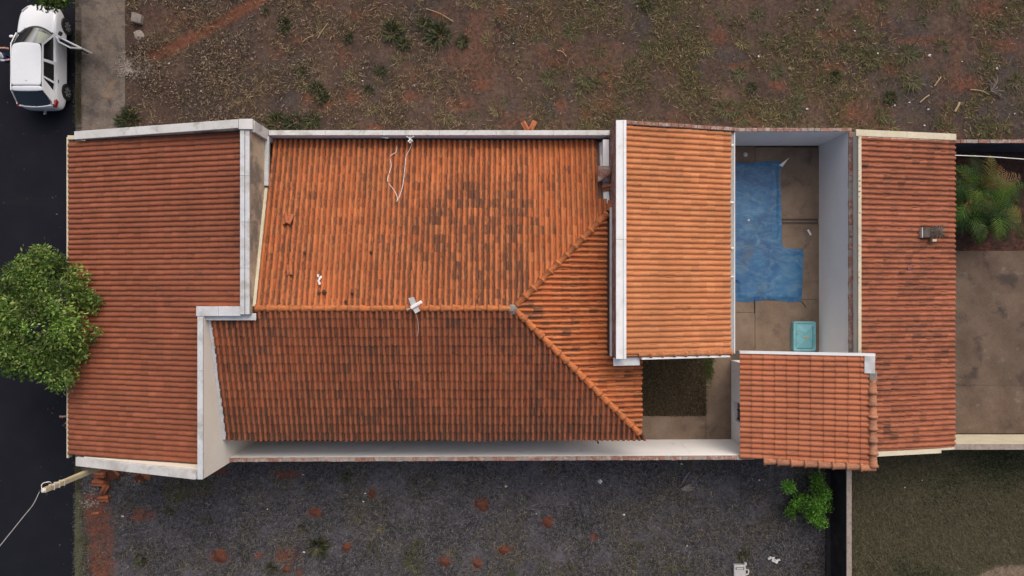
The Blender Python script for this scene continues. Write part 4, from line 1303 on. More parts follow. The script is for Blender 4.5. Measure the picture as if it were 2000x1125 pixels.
# dry straw and weeds over the vacant lot
n = 90000
x, y = region(n, 248, 2080, -40, 284)
keep = (y > 5.46)
dens = fbm(x * 0.9, y * 0.9, 31) * 0.7 + 0.3 * fbm(x * 3, y * 3, 32)
redm = up_mask(x, y)[:, 0]
keep &= (rng.random(n) < np.clip((dens - 0.42) * 4.5, 0.04, 1)) & (rng.random(n) > np.clip(redm * 1.1 - 0.15, 0, 0.93))
x, y = x[keep], y[keep]; n = len(x)
pal = np.where((rng.random(n) < np.clip((x + 4) / 12, 0.12, 0.55))[:, None], pick([(0.10, 0.092, 0.036), (0.14, 0.12, 0.05), (0.06, 0.066, 0.024)], n, .4), pick([(0.18, 0.13, 0.082), (0.10, 0.070, 0.048), (0.27, 0.205, 0.13), (0.05, 0.036, 0.028), (0.06, 0.042, 0.033)], n, .4))
v, f, c = blades(np.stack([x, y, 0.05 + 0.03 * rng.random(n)], 1), rng.uniform(0, 6.28, n), rng.uniform(0, 0.6, n), rng.uniform(0.08, 0.26, n), rng.uniform(0.014, 0.028, n), pal)
stuff_obj('dry_grass', 'dry straw and thin weeds over the brown vacant lot', v, f, c, M['straw'])
# fallen leaves in the north-west of the lot
n = 26000
x, y = region(n, 246, 720, -40, 262)
dens = fbm(x * 0.8, y * 0.8, 131)
pxx = 1000 + x / k0
keep = (y > 5.45) & (rng.random(n) < np.clip((dens + 0.25 * (fbm(x * 3, y * 3, 133) - .5) - 0.44) * 5, 0, 1) * np.clip((760 - pxx) / 300, 0, 1)) & (up_mask(x, y)[:, 0] < 0.55)
x, y = x[keep], y[keep]; n = len(x)
th = rng.uniform(0, 6.28, n); L = rng.uniform(0.022, 0.062, n); W_ = L * rng.uniform(0.25, 0.45, n)
d = np.stack([np.cos(th), np.sin(th), rng.uniform(-.3, .3, n)], 1); s = np.stack([-np.sin(th), np.cos(th), rng.uniform(-.4, .4, n)], 1)
p0 = np.stack([x, y, 0.085 + 0.03 * rng.random(n)], 1)
v = np.stack([p0 - d * L[:, None], p0 + s * W_[:, None], p0 + d * L[:, None], p0 - s * W_[:, None]], 1).reshape(-1, 3)
stuff_obj('fallen_leaves', 'dry fallen leaves strewn over the vacant lot near the sidewalk', v, np.arange(4 * n).reshape(-1, 4), np.repeat(pick([(0.15, 0.105, 0.075), (0.10, 0.068, 0.05), (0.075, 0.048, 0.038), (0.25, 0.195, 0.15), (0.04, 0.028, 0.024), (0.055, 0.05, 0.025)], n, .3), 4, 0), M['straw'], 'leaves')
# ashen grass of the burnt lot
n = 110000
x, y = region(n, 162, 1612, 880, 1160)
redm = dn_mask(x, y)[:, 0]
keep = (y < -5.98) & (rng.random(n) > np.clip(redm * 1.2 - 0.1, 0, 0.97)) & (rng.random(n) < np.clip((fbm(x * 1.2, y * 1.2, 33) - 0.25) * 3, 0.15, 1))
x, y = x[keep], y[keep]; n = len(x)
straw_f = 0.6 * np.clip((fbm(x * 0.7, y * 0.7, 35) - 0.45) * 3 + np.clip((-y - 8.5) / 4, 0, 0.5) * 0.5, 0.03, 0.6)
pal = np.where((rng.random(n) < straw_f)[:, None], pick([(0.13, 0.11, 0.072), (0.08, 0.076, 0.035), (0.20, 0.17, 0.115)], n, .35), pick([(0.10, 0.098, 0.106), (0.05, 0.049, 0.054), (0.16, 0.157, 0.163), (0.026, 0.025, 0.028)], n, .35))
v, f, c = blades(np.stack([x, y, 0.045 + 0.03 * rng.random(n)], 1), rng.uniform(0, 6.28, n), rng.uniform(0, 0.6, n), rng.uniform(0.07, 0.22, n), rng.uniform(0.012, 0.024, n), pal)
stuff_obj('ashen_grass', 'grey scorched grass over the burnt lot', v, f, c, M['straw'])
# olive turf
n = 75000
x, y = region(n, 1662, 2080, 875, 1160)
keep = (y < -5.75) & (turf_mask(x, y)[:, 0] < 0.5)
x, y = x[keep], y[keep]; n = len(x)
gn = turf_mask(x, y)[:, 2]
pal = np.where((rng.random(n) < gn * 0.7)[:, None], pick([(0.035, 0.050, 0.022), (0.028, 0.040, 0.02)], n), pick([(0.12, 0.11, 0.065), (0.09, 0.084, 0.05), (0.16, 0.145, 0.09), (0.055, 0.05, 0.032)], n))
v, f, c = blades(np.stack([x, y, 0.03 + 0.02 * rng.random(n)], 1), rng.uniform(0, 6.28, n), rng.uniform(0.1, 0.9, n), rng.uniform(0.07, 0.18, n), rng.uniform(0.014, 0.024, n), pal)
stuff_obj('turf_grass', 'short olive turf of the walled lot', v, f, c, M['straw'])
# shaded grass bed in the courtyard
n = 14000
x, y = region(n, 1246, 1379, 695, 811)
pal = pick([(0.085, 0.066, 0.038), (0.058, 0.046, 0.028), (0.125, 0.098, 0.06), (0.035, 0.030, 0.018)], n)
v, f, c = blades(np.stack([x, y, 0.012 + 0.02 * rng.random(n)], 1), rng.uniform(0, 6.28, n), rng.uniform(0.1, 0.9, n), rng.uniform(0.06, 0.16, n), rng.uniform(0.014, 0.022, n), pal)
stuff_obj('bed_grass', 'dull grass filling the square bed of the courtyard', v, f, c, M['straw'])
a, b = P(1244, 812), P(1378, 694)
bd = MB().box(a.x, b.x, a.y, b.y, 0.005, 0.014).build('planting_bed', M['yard_soil']); tag(bd, kind='structure')
n = 900
x = (rng.normal(1383, 5, n) - 1000) * k0; y = (562.5 - np.clip(rng.normal(715, 17, n), 690, 770)) * k0
v, f, c = blades(np.stack([x, y, 0.04 + 0 * x], 1), rng.uniform(0, 6.28, n), rng.uniform(0.4, 1.2, n), rng.uniform(0.05, 0.15, n), rng.uniform(0.01, 0.03, n), pick([(0.09, 0.12, 0.03), (0.06, 0.08, 0.022)], n))
stuff_obj('weeds', 'green weeds at the corner of the courtyard bed', v, f, c, M['leaf'], 'weeds')
# leaf flecks blown over the road
n = 260
x, y = region(n, -20, 146, -20, 1150)
keep = rng.random(n) < np.clip(0.25 + (x - ROAD_E + 1.2), .12, 1)
x, y = x[keep], y[keep]; n = len(x)
v, f, c = blades(np.stack([x, y, -0.094 + 0 * x], 1), rng.uniform(0, 6.28, n), rng.uniform(0, .3, n), rng.uniform(0.03, 0.09, n), rng.uniform(0.02, 0.045, n), pick([(0.10, 0.09, 0.07), (0.05, 0.045, 0.04), (0.16, 0.14, 0.11)], n, .4))
stuff_obj('road_leaves', 'small dry leaf flecks blown over the black road', v, f, c, M['straw'], 'leaves')
# road verge weeds
n = 9000
px = np.where(rng.random(n) < .55, rng.normal(152, 3.5, n), rng.normal(157, 4, n)); py = np.where(rng.random(n) < .5, rng.uniform(900, 1150, n), rng.uniform(-20, 262, n))
x = (px - 1000) * k0; y = (562.5 - py) * k0
keep = (rng.random(n) < np.where(py > 600, 1, np.clip((fbm(x, y * .9, 44) - .42) * 5, 0, 1)))
x, y, py = x[keep], y[keep], py[keep]; n = len(x)
pal = np.where((py > 960)[:, None], pick([(0.13, 0.14, 0.085), (0.09, 0.10, 0.055), (0.17, 0.165, 0.115)], n), pick([(0.06, 0.055, 0.035), (0.055, 0.065, 0.025), (0.085, 0.07, 0.05)], n))
v, f, c = blades(np.stack([x, y, 0.02 + 0 * x], 1), rng.uniform(0, 6.28, n), rng.uniform(0.1, 1.0, n), rng.uniform(0.04, 0.13, n), rng.uniform(0.008, 0.016, n), pal)
stuff_obj('verge_weeds', 'low weeds growing along the road kerb', v, f, c, M['straw'], 'weeds')


def tuft_mesh(name, nb, rad, pal, seed, up=(0.1, 1.0), w=(0.012, 0.026)):
    r = np.random.default_rng(seed)
    th = np.concatenate([r.normal(r.uniform(0, 6.28), .9, nb // 2), r.uniform(0, 6.28, nb - nb // 2)]); rr = rad * 0.5 * np.sqrt(r.random(nb))
    pos = np.stack([rr * np.cos(th), rr * np.sin(th), np.zeros(nb)], 1)
    L = rad * r.uniform(0.25, 1.2, nb); ti = r.uniform(*up, nb); th2 = th + r.normal(0, .5, nb)
    V = []; C = []; Fq = []; bse = 0
    wd = r.uniform(*w, nb); pal = np.array(pal)
    for i in range(nb):
        d = np.array([math.cos(th2[i]) * math.cos(ti[i]), math.sin(th2[i]) * math.cos(ti[i]), math.sin(ti[i])])
        s = np.array([-math.sin(th2[i]), math.cos(th2[i]), 0]) * wd[i] / 2
        m_ = pos[i] + d * L[i] * .55; e = m_ + np.array([d[0], d[1], d[2] - .55]) * L[i] * .5
        e[2] = max(e[2], 0.01)
        V += [pos[i] - s, pos[i] + s, m_ - s * .9, m_ + s * .9, e]
        Fq += [(bse, bse + 1, bse + 3, bse + 2), (bse + 2, bse + 3, bse + 4)]
        c = pal[r.integers(0, len(pal))] * (1 + r.uniform(-.25, .25)); C += [c] * 5; bse += 5
    return mesh_np(name, np.array(V), Fq, M['leaf'], np.array(C))


GRN = [(0.085, 0.100, 0.040), (0.060, 0.075, 0.030), (0.125, 0.130, 0.060), (0.11, 0.09, 0.05)]
YEL = [(0.21, 0.175, 0.075), (0.15, 0.135, 0.055), (0.28, 0.235, 0.115)]
DRK = [(0.034, 0.046, 0.018), (0.055, 0.065, 0.026), (0.022, 0.030, 0.013), (0.09, 0.085, 0.04)]
tg_ = [tuft_mesh('grass_tuft', 60 + 18 * i, 0.28 + .04 * i, GRN, 100 + i) for i in range(4)]
ty_ = [tuft_mesh('grass_tuft', 80, 0.34, YEL + GRN[2:], 200 + i) for i in range(4)]
td_ = [tuft_mesh('weed_clump', 130, 0.32, DRK, 300 + i, (0.3, 1.3), (0.02, 0.045)) for i in range(4)]


def tuft(px, py, kind, s, name='grass_tuft', label=None, group=None, cat='grass'):
    me = {'g': tg_, 'y': ty_, 'd': td_}[kind][rnd.randrange(4)]
    p = P(px, py, 0.04)
    if py < 300 and p.y < 5.5: p.y = 5.5
    if py > 880 and p.y > -6.05: p.y = -6.05
    o = bpy.data.objects.new(name, me); COL.objects.link(o)
    o.location = (p.x, p.y, 0.03); o.rotation_euler = (0, 0, rnd.uniform(0, 6.28)); o.scale = (s, s, s * .8)
    tag(o, label, cat, group)


GU = [(1118, 65, 1), (1165, 15, .8), (1050, 65, .7), (1145, 155, 1.2), (1075, 155, .9), (1130, 175, .8), (1170, 97, .7), (1085, 90, .8), (1210, 40, .7), (1235, 125, .7), (1215, 172, .9),
      (1260, 95, .9), (1410, 30, .8), (1420, 215, 1.1), (1440, 235, 1.2), (1445, 145, .9), (1500, 75, .9), (1540, 85, 1), (1515, 140, .9), (1565, 180, 1), (1545, 210, 1), (1600, 45, .9), (1650, 100, .9),
      (1700, 115, 1.2), (1770, 105, 1.1), (1780, 158, 1.3), (1725, 225, .9), (1840, 90, 1), (1930, 120, .9), (1950, 50, .9), (1985, 160, 1), (1860, 8, .7), (1720, 8, .8), (1610, 10, .8), (1830, 240, .9), (1920, 250, 1),
      (1990, 215, .8), (1480, 30, .8), (1800, 40, .8), (1245, 165, .8), (1135, 245, .8), (1075, 225, .7), (925, 228, .7), (1900, 45, .7), (1690, 60, .8), (1670, 40, .6), (860, 145, .5), (985, 195, .6), (1320, 20, .7), (1340, 60, .7)]
YU = [(955, 80, .9), (780, 120, .9), (690, 150, 1), (720, 215, .9), (870, 228, 1), (1060, 10, .9), (630, 55, .8), (1500, 235, 1.2), (1340, 205, .8), (1310, 185, .8), (1290, 115, .8), (1380, 95, .9), (1290, 30, .7), (680, 248, .8), (970, 215, .8),
      (1380, 180, .8), (1735, 250, 1.1), (1850, 255, .9), (1960, 245, .9), (1585, 75, .8), (1450, 85, .8), (590, 170, .7), (850, 165, .6), (760, 45, .7), (930, 8, .7), (1210, 215, .8), (1370, 230, .8), (1760, 30, .7), (1640, 170, .7)]
DU = [(765, 65, 1.6), (860, 70, 1.8), (830, 45, 1.1), (545, 245, 1.6), (575, 240, 1.5), (610, 235, 1.2), (630, 190, 1), (620, 175, 1), (555, 50, 1), (255, 235, 1.3), (240, 240, 1), (745, 138, .8), (720, 178, .8), (590, 140, .8), (520, 25, .6), (1260, 8, 1),
      (905, 80, 1.0), (680, 75, .7), (790, 85, 1.0), (1740, 190, 1), (1630, 150, .9), (1470, 170, .8), (250, 215, .7)]
for px, py, s in GU: tuft(px, py, 'g', s * 1.05, 'grass_tuft', 'green grass tuft growing in the brown vacant lot', 'green tufts of the vacant lot')
for px, py, s in YU: tuft(px, py, 'y', s * 1.05, 'grass_tuft', 'yellowed dry grass tuft growing in the brown vacant lot', 'dry tufts of the vacant lot')
for px, py, s in DU: tuft(px, py, 'd', s * 1.0, 'weed_clump', 'dark green leafy weed clump in the brown vacant lot', 'weed clumps of the vacant lot', 'weeds')
for px, py, s in ((605, 950, .8), (620, 1068, 1.5), (730, 1072, .9), (810, 1100, 1.2), (822, 1120, 1.1), (1107, 1115, 1), (1350, 1112, 1), (1315, 1100, .8), (330, 1000, .7), (275, 1090, .9), (680, 930, .7), (1450, 1085, .8), (1195, 915, .6), (345, 960, 1), (365, 955, .8),
                  (400, 955, .7), (405, 1015, .6), (160, 1055, .8), (1575, 1105, .6), (530, 1110, .8), (1340, 905, .7), (590, 1030, .6), (815, 1070, .7), (1140, 1060, .5)):
    tuft(px, py, 'g' if rnd.random() < .6 else 'd', s * 1.0, 'grass_tuft', 'green grass tuft growing out of the burnt lot', 'green tufts of the burnt lot')
for px, py in ((745, 1030), (880, 1075), (1235, 1110), (1010, 1095), (355, 1105), (700, 1010)):
    tuft(px, py, 'y', .6, 'grass_tuft', 'straw coloured grass tuft in the burnt lot', 'straw tufts of the burnt lot')
for px, py in ((1604, 668), (1388, 705), (1385, 722)):
    tuft(px, py, 'g', .32, 'weed', 'small green weed sprouting from a courtyard crack', 'courtyard weeds', 'weed')

# red earth mounds
for px, py, rx, ry in RED_DN[:8] + RED_DN[11:13] + [(868, 1095, 12, 10), (560, 1110, 14, 8)]:
    c = P(px, py)
    rr = (rx + ry) / 2 * k0 * 0.6
    mb = MB().lathe([(0, .10), (rr * .4, .085), (rr * .8, .05), (rr * 1.1, .03), (rr * 1.25, 0.0)], (c.x, c.y, 0.03), n=14)
    for v in mb.v:
        q = float(vnoise(v.x * 9, v.y * 9, 5)) - .5
        v.x += (v.x - c.x) * q * .9; v.y += (v.y - c.y) * q * .9; v.z += abs(rnd.gauss(0, .012))
    tag(mb.build('soil_mound', M['soil_red'], smooth=True), 'low mound of bare red earth in the burnt lot', 'mound', 'red earth mounds of the burnt lot')

# litter
def scrap(px, py, s, label, group, mat='litter', name='litter_scrap', z=0.07):
    p = P(px, py, z); mb = MB()
    nb = 7
    ring = []
    for k in range(nb):
        a = 2 * math.pi * k / nb + rnd.uniform(-.3, .3); r_ = s * rnd.uniform(.5, 1.1)
        ring.append(Vector((p.x + r_ * math.cos(a), p.y + r_ * math.sin(a) * .75, z + rnd.uniform(-.01, .03))))
    cpt = Vector((p.x, p.y, z + s * .5))
    mb.add(ring + [cpt, Vector((p.x, p.y, z - .02))], [[k, (k + 1) % nb, nb] for k in range(nb)] + [[(k + 1) % nb, k, nb + 1] for k in range(nb)])
    tag(mb.build(name, M[mat]), label, 'litter', group)


for px, py, s in ((1148, 2, .07), (1245, 12, .09), (1363, 52, .07), (1482, 110, .08), (1576, 213, .09), (1596, 20, .07), (1669, 60, .06), (1714, 104, .07), (1815, 109, .10), (1792, 118, .05), (1948, 134, .10), (1879, 120, .05),
                  (1776, 200, .06), (1813, 214, .07), (1748, 206, .06), (1982, 222, .06), (1697, 48, .05), (1030, 32, .04), (985, 45, .04), (1590, 252, .07), (1498, 202, .05), (1806, 245, .06), (1965, 16, .05), (1218, 85, .05), (393, 178, .06),
                  (397, 122, .07), (330, 124, .07), (360, 16, .05), (333, 171, .05), (1003, 85, .04), (708, 158, .05), (810, 168, .04)):
    scrap(px, py, s * .75, 'small pale scrap of litter in the brown vacant lot', 'litter of the vacant lot')
for px, py, s in ((988, 950, .12), (1218, 1005, .09), (1342, 1066, .06), (713, 963, .06), (710, 979, .06), (592, 927, .05), (594, 1078, .07), (240, 1008, .08), (1331, 906, .10), (1483, 938, .07), (1120, 1060, .05), (1047, 1003, .04), (522, 994, .05), (1767, 952, .05), (1801, 938, .05), (340, 972, .05)):
    scrap(px, py, s * .75, 'small pale scrap of litter in the burnt or turfed lots', 'litter of the lower lots')
c = P(1172, 940, .05)
tag(MB().hexa([(c.x - .09, c.y, .06), (c.x, c.y - .1, .06), (c.x + .09, c.y, .06), (c.x, c.y + .1, .06)], [(c.x - .09, c.y, .085), (c.x, c.y - .1, .085), (c.x + .09, c.y, .085), (c.x, c.y + .1, .085)]).build('paper_sheet', M['litter']),
    'square pale grey card lying on the burnt lot', 'card')
mb = MB()
for (x0, y0), (x1, y1), w_ in (((1500, 1092), (1507, 1088), .09), ((1505, 1090), (1513, 1089), .05), ((1508, 1093), (1519, 1098), .12), ((1518, 1094), (1524, 1093), .06)):
    mb.bar(P(x0, y0, .08), P(x1, y1, .09), w_, .03)
tag(mb.build('torn_bag', M['litter']), 'torn pale plastic bag lying on the burnt lot', 'bag')

STK = [((1825, 168), (1838, 150), .05), ((1797, 200), (1815, 186), .05), ((1865, 218), (1874, 200), .09), ((832, 17), (885, 42), .03), ((1895, 175), (1932, 185), .04), ((620, 75), (640, 45), .03), ((590, 82), (612, 70), .03), ((1088, 98), (1106, 110), .03), ((1010, 152), (1020, 160), .03)]
for (x0, y0), (x1, y1), w_ in STK:
    a, b = P(x0, y0, .10), P(x1, y1, .11); m_ = (a + b) / 2 + Vector((.03, .05, .02))
    tag(MB().tube(polyline([a, m_, b], 3), w_ * .45, 6).build('stick', M['straw_wood']), 'dry broken stick lying in the brown vacant lot', 'stick', 'sticks of the vacant lot')
a = P(1935, 178, .12)
mb = MB()
for k in range(16):
    th = rnd.uniform(-1.2, 2.2); L = rnd.uniform(.3, .75)
    mb.tube(polyline([(a.x, a.y, .12), (a.x + L * .5 * math.cos(th) , a.y + L * .5 * math.sin(th) + .05, .18), (a.x + L * math.cos(th + .3), a.y + L * math.sin(th + .3), .08)], 3), .010, 4)
tag(mb.build('dead_branch', M['rubble']), 'grey spray of dead twigs lying in the vacant lot', 'branch')
a = P(1330, 955, .1)
mb = MB().tube(polyline([P(1329, 950, .06), P(1338, 935, .08), P(1348, 920, .07)]), .018, 5)
for k in range(10):
    th = R(-24 + 6 * k + rnd.uniform(-2, 2)); L = rnd.uniform(.32, .56)
    mb.bar((a.x, a.y, .10), (a.x + L * math.cos(th), a.y + L * .9 * math.sin(th), .07), .016, .008)
tag(mb.build('dry_palm_leaf', M['rubble']), 'dry fan shaped palm leaf lying on the burnt lot', 'leaf')
# rubble and slabs by the sidewalk
c = P(269, 37, .15)
sl_ = MB().hexa([(c.x - .20, c.y - .13, .05), (c.x + .14, c.y - .2, .05), (c.x + .2, c.y + .12, .05), (c.x - .14, c.y + .2, .05)], [(c.x - .20, c.y - .13, .30), (c.x + .14, c.y - .2, .24), (c.x + .2, c.y + .12, .26), (c.x - .14, c.y + .2, .32)]).build('concrete_block', M['rubble'], bevel=.02)
tag(sl_, 'beige concrete block standing in weeds beside the sidewalk', 'block')
c = P(269, 66, .1)
mb = MB().lathe([(0, .04), (.11, .035), (.18, .01), (.20, -.04)], (c.x, c.y, .06), n=9)
for v in mb.v: v += Vector((rnd.gauss(0, .025), rnd.gauss(0, .025), 0))
tag(mb.build('flat_stone', M['mortar']), 'flat grey stone in weeds below the concrete block', 'stone')
V = []; Fq = []
mb = MB()
for k in range(1500):
    q = (rnd.gauss(0, .34), rnd.gauss(0, .2)); cp = P(262, 129, .04); s = rnd.uniform(.006, .022)
    mb.box(cp.x + q[0] - s, cp.x + q[0] + s, cp.y + q[1] - s * .8, cp.y + q[1] + s * .8, .03, .036 + s * .7)
tag(mb.build('gravel', M['mortar']), 'spilled grey gravel on the edge of the sidewalk', 'gravel', None, 'stuff')
mb = MB()
for k in range(260):
    px, py = rnd.choice(((178, 955), (172, 985), (190, 982), (245, 935), (265, 940), (258, 925)))
    cp = P(px + rnd.gauss(0, 7), py + rnd.gauss(0, 6), .04); s = rnd.uniform(.008, .03)
    mb.box(cp.x - s, cp.x + s, cp.y - s * .8, cp.y + s * .8, .035, .04 + s * .8)
tag(mb.build('rubble', M['rubble']), 'pale crumbs of rubble round the spare tile pile', 'rubble', None, 'stuff')

# discarded meter box
c = P(1445, 1114, .2)
mx = empty('meter_box', (c.x, c.y, .05), 'discarded grey meter box with small window on the burnt lot', 'meter box')
MB().box(c.x - .22, c.x + .22, c.y - .25, c.y + .2, .05, .22).build('case', M['grey_plastic'], mx, bevel=.02)
MB().box(c.x - .16, c.x + .15, c.y + .03, c.y + .12, .222, .226).build('window', M['dark_plastic'], mx)
MB().box(c.x - .13, c.x + .12, c.y + .045, c.y + .105, .227, .232).build('display', M['grey_plastic'], mx)
MB().box(c.x + .17, c.x + .27, c.y + .17, c.y + .27, .06, .2).build('lug', M['grey_plastic'], mx, bevel=.02)
for k in range(2):
    MB().tube(polyline([(c.x + .21, c.y + .02 - .03 * k, .15), (c.x + .33 + .03 * k, c.y - .02, .13), (c.x + .33, c.y - .16 - .04 * k, .1), (c.x + .2, c.y - .2, .1)]), .012, 5).build('lead', M['cable_white'], mx)

# ================================================================== trees
def leafy(name, centres, n, size, pal, mat, parent, keepfn=None, droop=0.3, seed=5, fill=(0.92, 0.16)):
    """leaf quads over the shells of many overlapping clumps"""
    r = np.random.default_rng(seed)
    cs = np.array([c[:3] for c in centres]); rs = np.array([c[3] for c in centres])
    pr = rs ** 2; pr = pr / pr.sum()
    k = r.choice(len(cs), n, p=pr)
    d = r.normal(size=(n, 3)); d /= np.linalg.norm(d, axis=1)[:, None]
    d[:, 2] = np.where(d[:, 2] < -0.35, -d[:, 2], d[:, 2])
    rad = rs[k] * np.clip(r.normal(*fill, n), 0.1, 1.4)
    p = cs[k] + d * rad[:, None]
    if keepfn is not None:
        m_ = keepfn(p); p, d, k = p[m_], d[m_], k[m_]
    n = len(p)
    ax = d * 0.5 + r.normal(size=(n, 3)) * 0.65; ax[:, 2] -= droop * 0.3
    ax /= np.linalg.norm(ax, axis=1)[:, None]
    up = d * 0.8 + np.array([0, 0, 0.7]) + r.normal(size=(n, 3)) * 0.35
    s = np.cross(ax, up); s /= np.linalg.norm(s, axis=1)[:, None] + 1e-9
    L = size * r.uniform(0.6, 1.35, n)[:, None]; W_ = L * r.uniform(0.36, 0.5, n)[:, None]
    nrm = np.cross(s, ax)
    v = np.stack([p, p + ax * L * .5 + s * W_ * .5 - nrm * L * .04, p + ax * L - nrm * L * .12, p + ax * L * .5 - s * W_ * .5 - nrm * L * .04], 1).reshape(-1, 3)
    pal = np.array(pal); c = pal[r.integers(0, len(pal), n)] * (1 + r.uniform(-.3, .3, (n, 1)))
    ck = (0.42 + 1.0 * r.random(len(cs)))[k][:, None]
    c = np.repeat(c * ck, 4, 0)
    o = bpy.data.objects.new(name, mesh_np(name, v, np.arange(4 * n).reshape(-1, 4), mat, c)); place(o, parent)
    return o


def clumps(c, rx, ry, rz, n, r0, r1, seed, shell=0.72):
    r = random.Random(seed); out = []
    for i in range(n):
        a = r.uniform(0, 6.283); h = r.uniform(-0.55, 1)
        q = math.sqrt(max(0, 1 - h * h)); m_ = shell * r.uniform(0.8, 1.12)
        out.append((c[0] + rx * q * math.cos(a) * m_, c[1] + ry * q * math.sin(a) * m_, c[2] + rz * h * m_, r.uniform(r0, r1)))
    for i in range(n // 4):
        out.append((c[0] + r.uniform(-.5, .5) * rx, c[1] + r.uniform(-.5, .5) * ry, c[2] + r.uniform(-.2, .6) * rz, r.uniform(r0, r1) * 1.2))
    return out


GREEN = [(0.115, 0.195, 0.028), (0.080, 0.155, 0.024), (0.16, 0.245, 0.042), (0.045, 0.092, 0.018), (0.26, 0.32, 0.10), (0.06, 0.125, 0.022)]


def tree(name, label, crown_c, rx, ry, rz, trunk_xy, nleaf, ncl, seed, keepfn=None, r0=.30, r1=.48):
    t = empty(name, (trunk_xy[0], trunk_xy[1], 0), label, 'tree')
    cc = Vector(crown_c)
    cl = clumps(crown_c, rx, ry, rz, ncl, r0, r1, seed)
    b0 = Vector((trunk_xy[0], trunk_xy[1], 0.0)); fork = b0.lerp(cc, .45) + Vector((0, 0, .1))
    tr = MB().tube(polyline([b0, b0.lerp(fork, .5) + Vector((.03, .02, 0)), fork], 3), [.11, .105, .10, .095, .09, .085, .08], 9).build('trunk', M['bark'], t, smooth=True)
    r = random.Random(seed)
    for q in r.sample(cl, min(9, len(cl))):
        e = Vector(q[:3])
        if keepfn is not None and not keepfn(np.array([e[:]]))[0]: continue
        m_ = fork.lerp(e, .5) + Vector((0, 0, -.05))
        MB().tube(polyline([fork, m_, e], 3), [.05, .045, .04, .035, .028, .02, .012], 6).build('limb', M['bark'], tr)
    leafy('crown', cl, nleaf, 0.12, GREEN, M['leaf'], t, keepfn, seed=seed)
    return t


tc = P(92, 622, 3.55)
def over_roof(p):
    return ~((p[:, 0] > FX0 - 0.15) & (p[:, 2] < FZ0 + (p[:, 0] - FX0) * FSL + 0.16))
tree('street_tree', 'round leafy green street tree overhanging the front building roof', (tc.x - .05, tc.y, 3.45), 2.0, 2.75, 1.25, (P(205, 612).x, P(205, 612).y), 23000, 105, 33, over_roof, .14, .44)
t2 = P(96, -68, 3.0)
tree('street_tree', 'leafy green street tree reaching over the bonnet of the white car', (t2.x, t2.y, 3.2), 1.45, 1.75, 1.1, (P(170, -60).x, P(170, -60).y), 16000, 100, 22, None, .17, .34)

# bush in the burnt lot
bc = P(1575, 975, .6)
bs = empty('bush', (bc.x, bc.y, 0), 'bright green feathery bush beside the blackened wall', 'bush')
MB().tube([(bc.x, bc.y, 0), (bc.x + .02, bc.y, .5)], [.03, .015], 6).build('stem', M['bark'], bs)
sp = []
r = random.Random(4)
for px, py, rr, z in ((1598, 955, .30, .85), (1608, 965, .26, .8), (1592, 985, .30, .9), (1578, 995, .26, .8), (1540, 950, .22, .6), (1543, 998, .22, .55), (1600, 1018, .24, .7), (1588, 1008, .22, .7), (1612, 990, .2, .6), (1565, 975, .24, .6), (1595, 935, .22, .55), (1555, 985, .2, .6)):
    p = P(px, py, z); sp.append((p.x, p.y, z, rr)); MB().tube([(bc.x, bc.y, .3), (p.x, p.y, z)], .01, 5).build('branch', M['bark'], bs)
leafy('foliage', sp, 5200, 0.085, [(0.10, 0.27, 0.025), (0.065, 0.19, 0.02), (0.16, 0.34, 0.045)], M['leaf'], bs, seed=9, fill=(0.75, 0.35))

